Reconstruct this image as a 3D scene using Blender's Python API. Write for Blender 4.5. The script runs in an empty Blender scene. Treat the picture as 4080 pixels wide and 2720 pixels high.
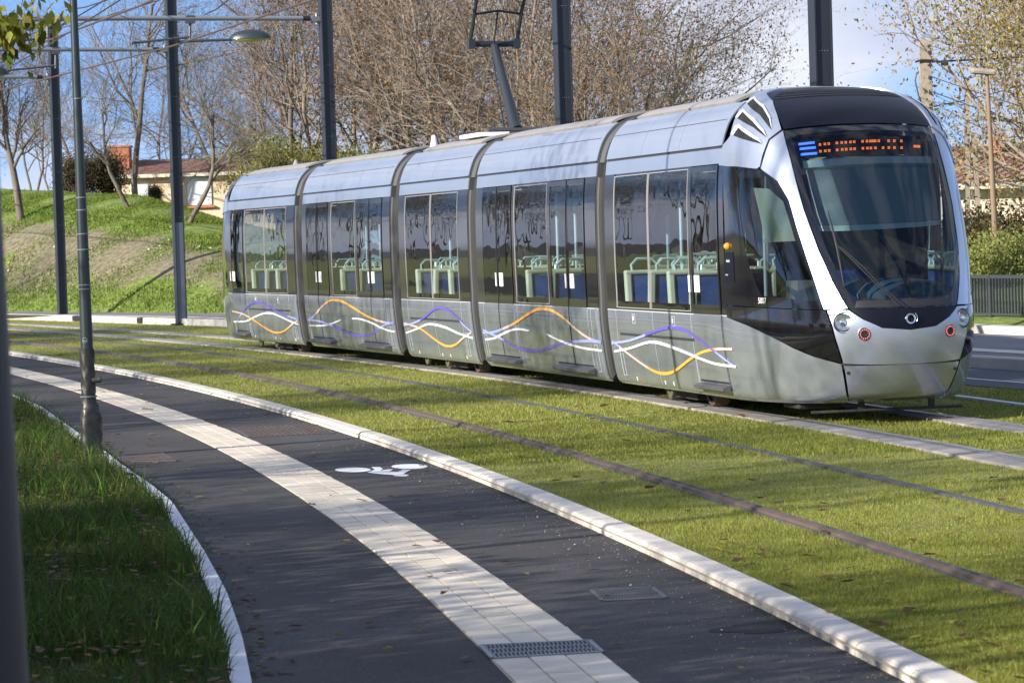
import bpy, math, random
import numpy as np
from mathutils import Vector, Matrix
from mathutils.geometry import delaunay_2d_cdt
random.seed(7); rng=np.random.default_rng(11)
sc=bpy.context.scene
COL=sc.collection
H=1.9208
# ------------------------------------------------------------------ camera
cam=bpy.data.cameras.new('camera'); co=bpy.data.objects.new('camera',cam); COL.objects.link(co)
r_=(0.99952008,-0.00104708,-0.03095985); u_=(0.03097755,0.03378501,0.99894893); f_=(0.0,0.99942858,-0.03380123)
co.matrix_world=Matrix(((r_[0],u_[0],-f_[0],0),(r_[1],u_[1],-f_[1],0),(r_[2],u_[2],-f_[2],H),(0,0,0,1)))
cam.sensor_width=36; cam.lens=12000/4080*36; cam.clip_start=.1; cam.clip_end=3000
cam.dof.use_dof=True; cam.dof.focus_distance=33; cam.dof.aperture_fstop=9
sc.camera=co
# ------------------------------------------------------------------ helpers
def tag(o,label=None,cat=None,group=None,kind=None):
    if label:o['label']=label
    if cat:o['category']=cat
    if group:o['group']=group
    if kind:o['kind']=kind
    return o
def thing(name,loc=(0,0,0),rz=0,label=None,cat=None,group=None):
    o=bpy.data.objects.new(name,None);COL.objects.link(o);o.location=loc;o.rotation_euler=(0,0,rz);o.empty_display_size=.2
    return tag(o,label,cat,group)
def link(name,me,parent=None,mat=None,smooth=False,loc=None):
    o=bpy.data.objects.new(name,me);COL.objects.link(o)
    if mat is not None:
        for m in (mat if isinstance(mat,(list,tuple)) else [mat]): me.materials.append(m)
    if smooth:
        me.polygons.foreach_set('use_smooth',[True]*len(me.polygons))
    if parent is not None:o.parent=parent
    if loc is not None:o.location=loc
    return o
class MB:
    def __init__(s): s.v=[];s.f=[];s.m=[];s.mi=0
    def add(s,vs,fs,mi=None):
        b=len(s.v);s.v.extend([tuple(map(float,v)) for v in vs]);s.f.extend([tuple(b+i for i in f) for f in fs]);s.m.extend([s.mi if mi is None else mi]*len(fs));return s
    def box(s,x0,x1,y0,y1,z0,z1,M=None,bev=0,mi=None):
        vs=[(x,y,z) for z in(z0,z1) for y in(y0,y1) for x in(x0,x1)]
        if M: vs=[M(*v) for v in vs]
        return s.add(vs,[(0,2,3,1),(4,5,7,6),(0,1,5,4),(2,6,7,3),(0,4,6,2),(1,3,7,5)],mi)
    def tube(s,pts,r,n=8,cap=True,mi=None):
        pts=[Vector(p) for p in pts];R=r if isinstance(r,(list,tuple)) else [r]*len(pts)
        vs=[];up=None
        for i,p in enumerate(pts):
            d=(pts[min(i+1,len(pts)-1)]-pts[max(i-1,0)]).normalized()
            if up is None: up=Vector((0,0,1)) if abs(d.z)<.9 else Vector((1,0,0))
            a=d.cross(up).normalized();b=a.cross(d).normalized();up=b
            for k in range(n):
                t=2*math.pi*k/n;vs.append(p+(a*math.cos(t)+b*math.sin(t))*R[i])
        fs=[]
        for i in range(len(pts)-1):
            for k in range(n):
                k2=(k+1)%n;fs.append((i*n+k,i*n+k2,(i+1)*n+k2,(i+1)*n+k))
        if cap: fs.append(tuple(range(n-1,-1,-1)));fs.append(tuple((len(pts)-1)*n+k for k in range(n)))
        return s.add(vs,fs,mi)
    def lathe(s,prof,c,ax=(0,0,1),n=24,mi=None):
        ax=Vector(ax).normalized();a=ax.orthogonal().normalized();b=ax.cross(a);c=Vector(c);vs=[];fs=[]
        for (r,h) in prof:
            for k in range(n):
                t=2*math.pi*k/n;vs.append(c+ax*h+(a*math.cos(t)+b*math.sin(t))*r)
        for i in range(len(prof)-1):
            for k in range(n):
                k2=(k+1)%n;fs.append((i*n+k,i*n+k2,(i+1)*n+k2,(i+1)*n+k))
        return s.add(vs,fs,mi)
    def build(s,name,mat,parent=None,smooth=False,sub=None,bevel=None):
        me=bpy.data.meshes.new(name)
        vs=s.v
        if sub is not None: vs=[(v[0]-sub[0],v[1]-sub[1],v[2]-sub[2]) for v in vs]
        me.from_pydata(vs,[],s.f)
        o=link(name,me,parent,mat)
        if len(set(s.m))>1: me.polygons.foreach_set('material_index',s.m)
        if smooth:
            me.polygons.foreach_set('use_smooth',[True]*len(me.polygons)); me.set_sharp_from_angle(angle=math.radians(38)) if len(me.polygons)>4 else None
        if bevel:
            b=o.modifiers.new('b','BEVEL');b.width=bevel;b.segments=2;b.limit_method='ANGLE'
        me.update()
        return o
def npmesh(name,V,F,mats,mi=None,parent=None,colors=None,smooth=False):
    V=np.asarray(V,np.float32);F=np.asarray(F,np.int32);k=F.shape[1]
    me=bpy.data.meshes.new(name);me.vertices.add(len(V));me.vertices.foreach_set('co',V.ravel())
    me.loops.add(F.size);me.loops.foreach_set('vertex_index',F.ravel())
    me.polygons.add(len(F));me.polygons.foreach_set('loop_start',np.arange(0,F.size,k,dtype=np.int32))
    if mi is not None: me.polygons.foreach_set('material_index',np.asarray(mi,np.int32))
    me.polygons.foreach_set('use_smooth',np.full(len(F),bool(smooth)))
    if colors is not None:
        ca=me.color_attributes.new('tint','FLOAT_COLOR','POINT');ca.data.foreach_set('color',np.asarray(colors,np.float32).ravel())
    me.update();me.validate()
    for m in mats: me.materials.append(m)
    return me
# ------------------------------------------------------------------ materials
def mat(name,col=(.5,.5,.5),rough=.5,metal=0,spec=.5,coat=0,emit=None,es=1):
    m=bpy.data.materials.new(name);m.use_nodes=True;b=m.node_tree.nodes['Principled BSDF']
    b.inputs['Base Color'].default_value=(*col,1);b.inputs['Roughness'].default_value=rough;b.inputs['Metallic'].default_value=metal
    b.inputs['Specular IOR Level'].default_value=spec;b.inputs['Coat Weight'].default_value=coat;b.inputs['Coat Roughness'].default_value=.05
    if emit: b.inputs['Emission Color'].default_value=(*emit,1);b.inputs['Emission Strength'].default_value=es
    return m
def N(m,t,**k):
    n=m.node_tree.nodes.new(t)
    for a,b in k.items(): setattr(n,a,b)
    return n
def L(m,a,b): m.node_tree.links.new(a,b)
def noisy(m,scale=5,amount=.3,c2=None,bump=0,bscale=None,detail=6,coords='Object',dist=.02,rough=.6,stretch=None):
    """mix base colour with a second colour by noise + bump"""
    b=m.node_tree.nodes['Principled BSDF'];tc=N(m,'ShaderNodeTexCoord');src=tc.outputs[coords]
    if stretch:
        mp=N(m,'ShaderNodeMapping');mp.inputs['Scale'].default_value=stretch;L(m,src,mp.inputs['Vector']);src=mp.outputs[0]
    n=N(m,'ShaderNodeTexNoise');n.inputs['Scale'].default_value=scale;n.inputs['Detail'].default_value=detail;n.inputs['Roughness'].default_value=rough
    L(m,src,n.inputs['Vector'])
    c=b.inputs['Base Color'].default_value[:3];c2=c2 or tuple(x*(1-amount) for x in c)
    r=N(m,'ShaderNodeValToRGB');r.color_ramp.elements[0].position=.35;r.color_ramp.elements[1].position=.68
    r.color_ramp.elements[0].color=(*c2,1);r.color_ramp.elements[1].color=(*c,1)
    L(m,n.outputs['Fac'],r.inputs['Fac']);L(m,r.outputs['Color'],b.inputs['Base Color'])
    if bump:
        n2=N(m,'ShaderNodeTexNoise');n2.inputs['Scale'].default_value=bscale or scale*4;n2.inputs['Detail'].default_value=5
        L(m,src,n2.inputs['Vector']);bp=N(m,'ShaderNodeBump');bp.inputs['Strength'].default_value=bump;bp.inputs['Distance'].default_value=dist
        L(m,n2.outputs['Fac'],bp.inputs['Height']);L(m,bp.outputs[0],b.inputs['Normal'])
    return r
def tinted(name,col,col2=None,trans=.35,rough=.6):
    """foliage / blades: colour from attribute 'tint' times col"""
    m=bpy.data.materials.new(name);m.use_nodes=True;nt=m.node_tree;b=nt.nodes['Principled BSDF'];out=nt.nodes['Material Output']
    at=N(m,'ShaderNodeAttribute');at.attribute_name='tint'
    mx=N(m,'ShaderNodeMix',data_type='RGBA',blend_type='MULTIPLY');mx.inputs[0].default_value=1;mx.inputs[6].default_value=(*col,1)
    L(m,at.outputs['Color'],mx.inputs[7]);L(m,mx.outputs[2],b.inputs['Base Color']);b.inputs['Roughness'].default_value=rough;b.inputs['Specular IOR Level'].default_value=.25
    tr=N(m,'ShaderNodeBsdfTranslucent');L(m,mx.outputs[2],tr.inputs['Color']);ms=N(m,'ShaderNodeMixShader');ms.inputs[0].default_value=trans
    L(m,b.outputs[0],ms.inputs[1]);L(m,tr.outputs[0],ms.inputs[2]);L(m,ms.outputs[0],out.inputs['Surface'])
    return m
def glass(name,tint=(.3,.33,.32),rough=.0,ior=1.75,wav=.0):
    m=bpy.data.materials.new(name);m.use_nodes=True;nt=m.node_tree;nt.nodes.remove(nt.nodes['Principled BSDF']);out=nt.nodes['Material Output']
    t=N(m,'ShaderNodeBsdfTransparent');t.inputs[0].default_value=(*tint,1);g=N(m,'ShaderNodeBsdfGlossy');g.inputs['Roughness'].default_value=rough;g.inputs['Color'].default_value=(.95,.97,1,1)
    fr=N(m,'ShaderNodeFresnel');fr.inputs['IOR'].default_value=ior;ms=N(m,'ShaderNodeMixShader')
    if wav:
        tc=N(m,'ShaderNodeTexCoord');n=N(m,'ShaderNodeTexNoise');n.inputs['Scale'].default_value=2.2;n.inputs['Detail'].default_value=1;L(m,tc.outputs['Object'],n.inputs['Vector'])
        bp=N(m,'ShaderNodeBump');bp.inputs['Strength'].default_value=wav;bp.inputs['Distance'].default_value=.02;L(m,n.outputs['Fac'],bp.inputs['Height'])
        L(m,bp.outputs[0],g.inputs['Normal']);L(m,bp.outputs[0],fr.inputs['Normal'])
    L(m,fr.outputs[0],ms.inputs[0]);L(m,t.outputs[0],ms.inputs[1]);L(m,g.outputs[0],ms.inputs[2]);L(m,ms.outputs[0],out.inputs['Surface'])
    return m
M={}
M['silver']=mat('silver_paint',(.44,.485,.57),.33,.68,coat=.5)
noisy(M['silver'],1.3,.06,c2=(.41,.455,.54),bump=.01,bscale=.7,dist=.02,detail=2)
M['silver2']=mat('silver_skirt',(.38,.42,.475),.26,.62,coat=.8);noisy(M['silver2'],2.6,.1,c2=(.315,.345,.385),bump=.010,bscale=.8,dist=.02,detail=6)  # same silver as the body; the ground's darker reflection is put into its colour
M['black']=mat('gloss_black',(.006,.006,.008),.06,0,coat=.5)
M['hood']=mat('satin_black',(.004,.0045,.011),.38,0,.25,coat=0)
M['rubber']=mat('rubber',(.012,.012,.012),.7)
M['frame']=mat('dark_bronze_frame',(.014,.012,.012),.15,.1,coat=.6)
M['trim']=mat('pale_trim',(.48,.45,.43),.35,.3)
M['line']=mat('panel_joint',(.03,.03,.033),.6)
M['bright']=mat('bright_edge',(.66,.69,.75),.35,.25,coat=.4)
M['darkmetal']=mat('dark_metal',(.09,.09,.095),.5,.5)
M['grey']=mat('roof_grey',(.30,.285,.275),.6);noisy(M['grey'],3,.15)
M['capgrey']=mat('cap_grey',(.085,.087,.09),.5,.2)
M['glass']=glass('side_glass',(.80,.84,.83),0,1.58,.12)
M['wglass']=glass('windshield_glass',(.50,.58,.60),0,1.42,0)
M['cglass']=glass('cab_glass',(.36,.39,.38),0,1.62,.03)
M['purple']=mat('purple_film',(.12,.085,.50),.3,coat=.4)
M['lav']=mat('lavender_film',(.33,.37,.80),.3,coat=.4)
M['white']=mat('white_film',(.80,.80,.86),.3,coat=.4)
M['orange']=mat('orange_film',(.86,.42,.06),.3,coat=.4)
M['peach']=mat('peach_film',(.72,.50,.42),.3,coat=.4)
M['seatblue']=mat('seat_blue',(.035,.10,.38),.7);noisy(M['seatblue'],20,.3)
M['seatgreen']=mat('seat_shell',(.50,.58,.49),.45)
M['railblue']=mat('handrail_blue',(.32,.48,.56),.3)
M['inner']=mat('interior_lining',(.35,.37,.37),.6)
M['floor']=mat('interior_floor',(.05,.06,.07),.7)
M['teal']=mat('pale_teal',(.46,.60,.58),.5)
M['blind']=mat('blind_cloth',(.26,.32,.35),.85);noisy(M['blind'],120,.25,bump=.2)
M['dash']=mat('dashboard',(.07,.13,.19),.5)
M['rust']=mat('wheel_rust',(.12,.065,.045),.7,.2);noisy(M['rust'],12,.4,c2=(.07,.045,.035))
M['disc']=mat('brake_disc',(.12,.13,.07),.5,.3)
M['under']=mat('underframe',(.035,.033,.03),.8);noisy(M['under'],8,.4)
M['lens']=mat('lens',(.42,.47,.48),.12,.75,coat=1)
M['chrome']=mat('chrome',(.85,.88,.9),.12,1)
M['blackplastic']=mat('black_plastic',(.02,.02,.022),.4)
M['red_led']=mat('red_led',(.5,.16,.15),.3,emit=(1,.12,.08),es=.25)
M['amber']=mat('amber_lens',(.75,.25,.02),.15,coat=1,emit=(1,.35,.03),es=.15)
M['led_orange']=mat('orange_dots',(.9,.2,.03),.4,emit=(1,.18,.03),es=1.2)
M['led_blue']=mat('blue_dots',(.05,.1,.9),.4,emit=(.06,.16,1),es=1.8)
M['sticker']=mat('white_sticker',(.8,.8,.8),.4)
M['pole']=mat('grey_steel_pole',(.026,.032,.044),.5,.2);noisy(M['pole'],1.5,.15,c2=(.02,.025,.034),stretch=(1,1,.3))
M['tube']=mat('galvanised_tube',(.25,.27,.30),.45,.4)
M['wire']=mat('copper_wire',(.10,.065,.055),.5,.3)
M['cable']=mat('steel_cable',(.05,.05,.055),.5,.4)
M['lamp']=mat('lamp_shell',(.018,.028,.032),.4,coat=.2)
M['panto']=mat('pantograph_paint',(.028,.034,.042),.4,.2)
M['lampglass']=mat('lamp_glass',(.35,.37,.12),.2,coat=.6)
M['asphalt']=mat('asphalt',(.060,.058,.058),.9,spec=.25)
def asphalt(m):
    b=m.node_tree.nodes['Principled BSDF'];tc=N(m,'ShaderNodeTexCoord')
    n1=N(m,'ShaderNodeTexNoise');n1.inputs['Scale'].default_value=.6;n1.inputs['Detail'].default_value=5;L(m,tc.outputs['Object'],n1.inputs['Vector'])
    n2=N(m,'ShaderNodeTexNoise');n2.inputs['Scale'].default_value=90;n2.inputs['Detail'].default_value=3;L(m,tc.outputs['Object'],n2.inputs['Vector'])
    v=N(m,'ShaderNodeTexVoronoi');v.inputs['Scale'].default_value=38;L(m,tc.outputs['Object'],v.inputs['Vector'])
    c=b.inputs['Base Color'].default_value[:3]
    r=N(m,'ShaderNodeValToRGB');r.color_ramp.elements[0].position=.3;r.color_ramp.elements[1].position=.7
    r.color_ramp.elements[0].color=(*[x*.8 for x in c],1);r.color_ramp.elements[1].color=(*[x*1.18 for x in c],1);L(m,n1.outputs[0],r.inputs[0])
    r2=N(m,'ShaderNodeValToRGB');r2.color_ramp.elements[0].position=.4;r2.color_ramp.elements[1].position=.75;r2.color_ramp.elements[0].color=(.75,.75,.75,1);r2.color_ramp.elements[1].color=(1.7,1.65,1.6,1);L(m,n2.outputs[0],r2.inputs[0])
    mx=N(m,'ShaderNodeMix',data_type='RGBA',blend_type='MULTIPLY');mx.inputs[0].default_value=1;L(m,r.outputs[0],mx.inputs[6]);L(m,r2.outputs[0],mx.inputs[7])
    r3=N(m,'ShaderNodeValToRGB');r3.color_ramp.elements[0].position=0;r3.color_ramp.elements[1].position=.06;r3.color_ramp.elements[0].color=(1,1,1,1);r3.color_ramp.elements[1].color=(0,0,0,1);L(m,v.outputs['Distance'],r3.inputs[0])
    mx2=N(m,'ShaderNodeMix',data_type='RGBA');L(m,r3.outputs[0],mx2.inputs[0]);L(m,mx.outputs[2],mx2.inputs[6]);mx2.inputs[7].default_value=(.2,.19,.17,1);L(m,mx2.outputs[2],b.inputs['Base Color'])
    bp=N(m,'ShaderNodeBump');bp.inputs['Strength'].default_value=.5;bp.inputs['Distance'].default_value=.006;L(m,n2.outputs[0],bp.inputs['Height']);L(m,bp.outputs[0],b.inputs['Normal'])
asphalt(M['asphalt'])
M['road']=mat('dark_road_asphalt',(.05,.055,.075),.8);asphalt(M['road'])
M['farpath']=mat('far_path_asphalt',(.16,.155,.165),.85);asphalt(M['farpath'])
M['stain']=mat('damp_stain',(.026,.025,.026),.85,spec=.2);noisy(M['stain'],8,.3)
M['kerb']=mat('pale_concrete',(.66,.60,.53),.8);noisy(M['kerb'],3,.2,c2=(.55,.50,.44),bump=.25,bscale=60,dist=.004)
M['kerb2']=mat('far_concrete',(.58,.53,.47),.8);noisy(M['kerb2'],1.2,.3,c2=(.42,.39,.35),bump=.2,bscale=20)
M['edging']=mat('white_edging',(.66,.67,.70),.75);noisy(M['edging'],4,.2,bump=.2,bscale=50,dist=.003)
M['concrete']=mat('track_concrete',(.34,.31,.285),.85);noisy(M['concrete'],5,.35,bump=.4,bscale=40,dist=.005)
M['paver']=mat('pale_pavers',(.66,.585,.48),.8)
M['joint']=mat('paver_joint',(.44,.36,.26),.95)
M['brownrail']=mat('brown_rail_side',(.11,.075,.055),.75);noisy(M['brownrail'],6,.25,c2=(.10,.065,.055),bump=.2,bscale=40,dist=.004)
M['rail']=mat('rail_steel',(.105,.11,.12),.55,.4);noisy(M['rail'],8,.3)  # near-track steel, its colour darkened to carry the shade of the grass
M['railtop']=mat('polished_rail',(.32,.33,.36),.3,.7)
M['paint']=mat('white_road_paint',(.78,.78,.78),.6);noisy(M['paint'],15,.12)
M['iron']=mat('cast_iron',(.10,.085,.075),.6,.3);noisy(M['iron'],20,.3,c2=(.15,.10,.07))
M['galv']=mat('galvanised_grate',(.23,.235,.24),.45,.5)
M['hole']=mat('dark_gap',(.012,.012,.012),.9)
M['lawnsoil']=mat('lawn_ground',(.20,.21,.05),.95);noisy(M['lawnsoil'],2.2,.3,c2=(.15,.15,.04),bump=.6,bscale=30,dist=.02)
M['soil']=mat('soil',(.07,.055,.04),.95);noisy(M['soil'],4,.4,bump=.6,bscale=25,dist=.02)
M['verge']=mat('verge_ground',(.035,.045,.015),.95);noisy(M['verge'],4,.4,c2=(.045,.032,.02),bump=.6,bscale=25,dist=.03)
M['blade']=tinted('grass_blades',(.5,.5,.5),trans=.4)
M['leaf']=tinted('leaves',(.5,.5,.5),trans=.35)
M['bark']=mat('bark',(.29,.245,.19),.9);noisy(M['bark'],3,.45,c2=(.16,.13,.105),bump=.6,bscale=18,dist=.03,stretch=(1,1,.3))
M['bark2']=mat('grey_bark',(.19,.16,.13),.9);noisy(M['bark2'],3,.4,c2=(.10,.085,.07),bump=.5,bscale=14,dist=.03,stretch=(1,1,.3))
M['wall']=mat('cream_render',(.72,.55,.38),.9);noisy(M['wall'],1.2,.12)
M['wallR']=mat('pale_cream_render',(.78,.69,.54),.9);noisy(M['wallR'],1.5,.12,bump=.3,bscale=12)
M['shutter']=mat('white_shutter',(.76,.78,.80),.6)
M['brick']=mat('orange_brick',(.50,.20,.11),.9);noisy(M['brick'],9,.3)
M['concpole']=mat('weathered_concrete',(.36,.30,.235),.9);noisy(M['concpole'],5,.35,c2=(.24,.21,.18),bump=.3)
M['woodpole']=mat('brown_pole',(.24,.165,.105),.8);noisy(M['woodpole'],4,.3,stretch=(1,1,.2))
M['fence']=mat('grey_green_fence',(.045,.052,.054),.5,.2)
M['tape']=mat('clear_tape',(.16,.17,.17),.2)
def tiles():
    m=mat('roof_tiles',(.42,.16,.10),.85);b=m.node_tree.nodes['Principled BSDF'];tc=N(m,'ShaderNodeTexCoord')
    w=N(m,'ShaderNodeTexWave');w.inputs['Scale'].default_value=1.6;w.inputs['Distortion'].default_value=.6;mp=N(m,'ShaderNodeMapping');mp.inputs['Rotation'].default_value=(0,0,.55);L(m,tc.outputs['Object'],mp.inputs[0]);L(m,mp.outputs[0],w.inputs[0])
    n=N(m,'ShaderNodeTexNoise');n.inputs['Scale'].default_value=3;L(m,tc.outputs['Object'],n.inputs[0])
    r=N(m,'ShaderNodeValToRGB');r.color_ramp.elements[0].color=(.12,.065,.05,1);r.color_ramp.elements[1].color=(.30,.15,.11,1);mm=N(m,'ShaderNodeMath',operation='MULTIPLY_ADD');mm.inputs[1].default_value=.6;L(m,w.outputs['Fac'],mm.inputs[0]);L(m,n.outputs[0],mm.inputs[2]);L(m,mm.outputs[0],r.inputs[0]);r.color_ramp.elements[0].position=.35;r.color_ramp.elements[1].position=1
    L(m,r.outputs[0],b.inputs['Base Color']);bp=N(m,'ShaderNodeBump');bp.inputs['Strength'].default_value=.8;bp.inputs['Distance'].default_value=.06;L(m,w.outputs['Fac'],bp.inputs['Height']);L(m,bp.outputs[0],b.inputs['Normal'])
    return m
M['tiles']=tiles()
# ------------------------------------------------------------------ plan curves  X(Y)
PC=dict(K1=(.1879,-3.5493,-10.7246,-3.7103),K0=(-.2375,-3.6085,-10.4756,-3.762),S1=(.2327,-3.6216,-10.6833,-4.934),S0=(.5039,-3.4832,-10.6724,-5.4458),
 r1=(-.5675,-3.2089,-10.3056,-2.6163),r3=(.2726,-3.6205,-10.7328,.49))
WP=[(-.7,7),(-.85,9),(-1.0,11),(-1.214,13.457),(-1.402,15.084),(-1.668,17.089),(-2.018,19.342),(-2.678,23.334),(-3.048,25.091),(-3.586,27.455),(-4.221,30.392),(-5.109,34.313),(-6.063,38.571),(-7.013,42.152),(-9.2,49.5),(-12.5,59),(-16.5,69),(-24,85)]
def cx(name,Y):
    Y=np.asarray(Y,float)
    if name=='W': return np.interp(Y,[b for a,b in WP],[a for a,b in WP])
    return np.polyval(PC[name],Y/40-1)
def offcurve(name,d,Y):
    x=cx(name,Y);dx=(cx(name,Y+.1)-cx(name,Y-.1))/.2;n=np.sqrt(1+dx*dx)
    return x+d/n,Y-d*dx/n
YS=np.concatenate([np.arange(6,60,.5),np.arange(60,112,1.5)])
def ribbon(name,secs,material,Y=YS,parent=None,smooth=True):
    """secs: list of (curve, offset, z) across; sheet swept along the curve"""
    rows=[]
    for (c,d,z) in secs:
        x,y=offcurve(c,d,Y);zz=z(Y) if callable(z) else np.full(len(Y),z);rows.append(np.stack([x,y,zz],1))
    n=len(Y);V=np.concatenate(rows);F=[]
    for i in range(len(secs)-1):
        a=i*n+np.arange(n-1);F.append(np.stack([a,a+n,a+n+1,a+1],1))
    me=npmesh(name,V,np.concatenate(F),[material],smooth=False)
    return link(name,me,parent)
# ground sheet
gm=MB();gm.add([(-900,-60,-.3),(900,-60,-.3),(900,1500,-.3),(-900,1500,-.3)],[(0,1,2,3)]);tag(gm.build('ground',M['soil']),kind='structure')
# verge, paths
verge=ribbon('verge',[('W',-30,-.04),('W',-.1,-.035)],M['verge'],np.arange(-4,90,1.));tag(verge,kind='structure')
fm=MB();fm.add([(-220,60,-.12),(-36,60,-.12),(-28,40,-.12),(-25,90,-.06),(-32,110,-.06),(-60,200,-.1),(-220,260,-.12)],[(0,2,1),(0,1,3,4,5,6)]);tag(fm.build('field',M['lawnsoil']),kind='structure')
asp=ribbon('cycle_path',[('W',-.02,-.060),('K0',.06,-.060)],M['asphalt']);tag(asp,kind='structure')
# ------------------------------------------------------------------ edging (white) : block
o=ribbon('path_edging',[('W',-.095,-.2),('W',-.095,-.025),('W',-.0,-.025),('W',0,-.2)],M['edging'])
tag(o,'narrow white concrete edging between the weedy verge and the asphalt','edging')
# pavers strip : three rows of pale pavers with joints
tag(ribbon('paving_bed',[('S0',-.004,-.0585),('S1',.004,-.0585)],M['joint'],np.arange(6,62,.5)),kind='structure')
V=[];F=[];Cc=[]
Yp=6.
lens=.33
def strip_pt(a,Y):
    return (1-a)*cx('S0',Y)+a*cx('S1',Y)
ys=np.arange(7,62,.36)
for j in range(3):
    a0=j/3+.009;a1=(j+1)/3-.009
    for i,y in enumerate(ys):
        y0=y+(j%2)*.18;y1=y0+.354
        dz=rng.normal(0,.0006);g=1+rng.normal(0,.05)
        jig=rng.normal(0,.004,4)
        q=[(strip_pt(a0,y0)+(jig[0] if j==0 else 0),y0),(strip_pt(a1,y0)+(jig[1] if j==2 else 0),y0),(strip_pt(a1,y1)+(jig[2] if j==2 else 0),y1),(strip_pt(a0,y1)+(jig[3] if j==0 else 0),y1)]
        b=len(V);z=-.0535+dz
        V+= [(x,yy,z) for x,yy in q];V+=[(x,yy,-.062) for x,yy in q]
        F+=[(b,b+1,b+2,b+3),(b,b+4,b+5,b+1),(b+1,b+5,b+6,b+2),(b+2,b+6,b+7,b+3),(b+3,b+7,b+4,b)]
        Cc+=[(g,g*.995,g*.98,1)]*8
pm=M['paver'];b_=pm.node_tree.nodes['Principled BSDF'];noisy(pm,3,.2,c2=(.57,.50,.40),bump=.3,bscale=70,dist=.003)
at=N(pm,'ShaderNodeAttribute');at.attribute_name='tint';mx=N(pm,'ShaderNodeMix',data_type='RGBA',blend_type='MULTIPLY');mx.inputs[0].default_value=1
src=b_.inputs['Base Color'].links[0].from_socket;L(pm,src,mx.inputs[6]);L(pm,at.outputs['Color'],mx.inputs[7]);L(pm,mx.outputs[2],b_.inputs['Base Color'])
o=link('paver_strip',npmesh('paver_strip',V,F,[pm],colors=Cc));tag(o,kind='structure')
# near kerb : stones 1 m long with joints, rounded nose
def kerb_stones():
    V=[];F=[]
    prof=[(0,-.10,0),(0,-.015,0),(0,.0,.012),(.25,.0,.014),(.7,.0,.012),(.86,-.004,.012),(.95,-.016,.0),(1.0,-.04,0),(1.0,-.1,0)]
    y=6.5
    while y<72:
        L_=1.0*.93
        rows=[]
        for yy in np.linspace(y+.004,y+L_-.004,3):
            x1=float(cx('K1',yy));x0=float(cx('K0',yy));w=max(.17,min(.24,x1-x0))
            rows.append([(x1-(w+.0)*a,yy,z+.004) for a,z,_ in prof])
        b=len(V)
        for r in rows:V+=r
        n=len(prof)
        for i in range(2):
            for k in range(n-1): F.append((b+i*n+k,b+(i+1)*n+k,b+(i+1)*n+k+1,b+i*n+k+1))
        y+=L_
    return V,F
V,F=kerb_stones()
o=link('kerb',npmesh('kerb',V,F,[M['kerb']],smooth=False));tag(o,'pale concrete kerb with a rounded nose between the cycle path and the lawn','kerb')
ribbonbed=ribbon('kerb_bed',[('K1',-.19,-.02),('K1',.0,-.02)],M['joint'],np.arange(6.5,72,.5));tag(ribbonbed,kind='structure')
# ------------------------------------------------------------------ lawn with tracks
FK=[(14.,16.),(12.2,22.),(9.9,29.),(8.3,34.5),(6.73,39.64),(6.19,41.1),(3.1,48.4),(-1.4,59.8),(-7.05,74.68),(-8.62,77.74),(-15.17,90.88),(-26,108)]
def fk(Y): return np.interp(Y,[b for a,b in FK],[a for a,b in FK])
V=[];F=[];n=len(YS)
cols=40
for j in range(cols+1):
    x0=cx('K1',YS);x1=np.maximum(fk(YS),x0+.1);V.append(np.stack([x0+(x1-x0)*j/cols-(.01 if j==0 else 0),YS,np.full(n,-.022)],1))
V=np.concatenate(V)
for j in range(cols):
    a=j*n+np.arange(n-1);F.append(np.stack([a,a+n,a+n+1,a+1],1))
o=link('lawn',npmesh('lawn',V,np.concatenate(F),[M['lawnsoil']]));tag(o,kind='structure')
# rails. near track: brown side plate proud of the grass + steel head ; second: grey
root=thing('tram_track',(0,0,0),0,'nearer grassed tram track with a brown sided rail, beside the kerb','tram track')
ribbon('rail_side_plate',[('r1',-.022,-.05),('r1',-.018,.016),('r1',.018,.022),('r1',.02,-.05)],M['brownrail'],parent=root)
ribbon('rail',[('r1',.022,-.02),('r1',.024,.030),('r1',.03,.030),('r1',.034,.000),('r1',.04,.000),('r1',.042,-.03)],M['rail'],parent=root)
ribbon('rail_strip',[('r1',-.045,-.03),('r1',-.042,-.002),('r1',-.024,-.002),('r1',-.024,-.04)],M['rail'],parent=root)
ribbon('rail',[('r1',1.54,-.03),('r1',1.542,.004),('r1',1.578,.006),('r1',1.58,-.010),('r1',1.60,-.010),('r1',1.602,.004),('r1',1.608,.004),('r1',1.61,-.03)],M['rail'],parent=root)
root=thing('tram_track',(0,0,0),0,'farther tram track set in pale concrete bands, under the tram','tram track')
YR=np.arange(6,98,.5)
for nm,a in (('rail',0.0),('rail',1.44)):
    ribbon(nm,[('r3',a-.04,-.02),('r3',a-.04,.016),('r3',a+.01,.016),('r3',a+.012,-.012),('r3',a+.04,-.012),('r3',a+.042,.014),('r3',a+.06,.014),('r3',a+.06,-.02)],M['railtop'],YR,parent=root)
    ribbon('concrete_band',[('r3',a-.26,-.05),('r3',a-.26,.006),('r3',a-.045,.008),('r3',a-.045,-.03)],M['concrete'],YR,parent=root)
    ribbon('concrete_band',[('r3',a+.064,-.03),('r3',a+.064,.008),('r3',a+.15,.006),('r3',a+.15,-.05)],M['concrete'],YR,parent=root)
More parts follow.
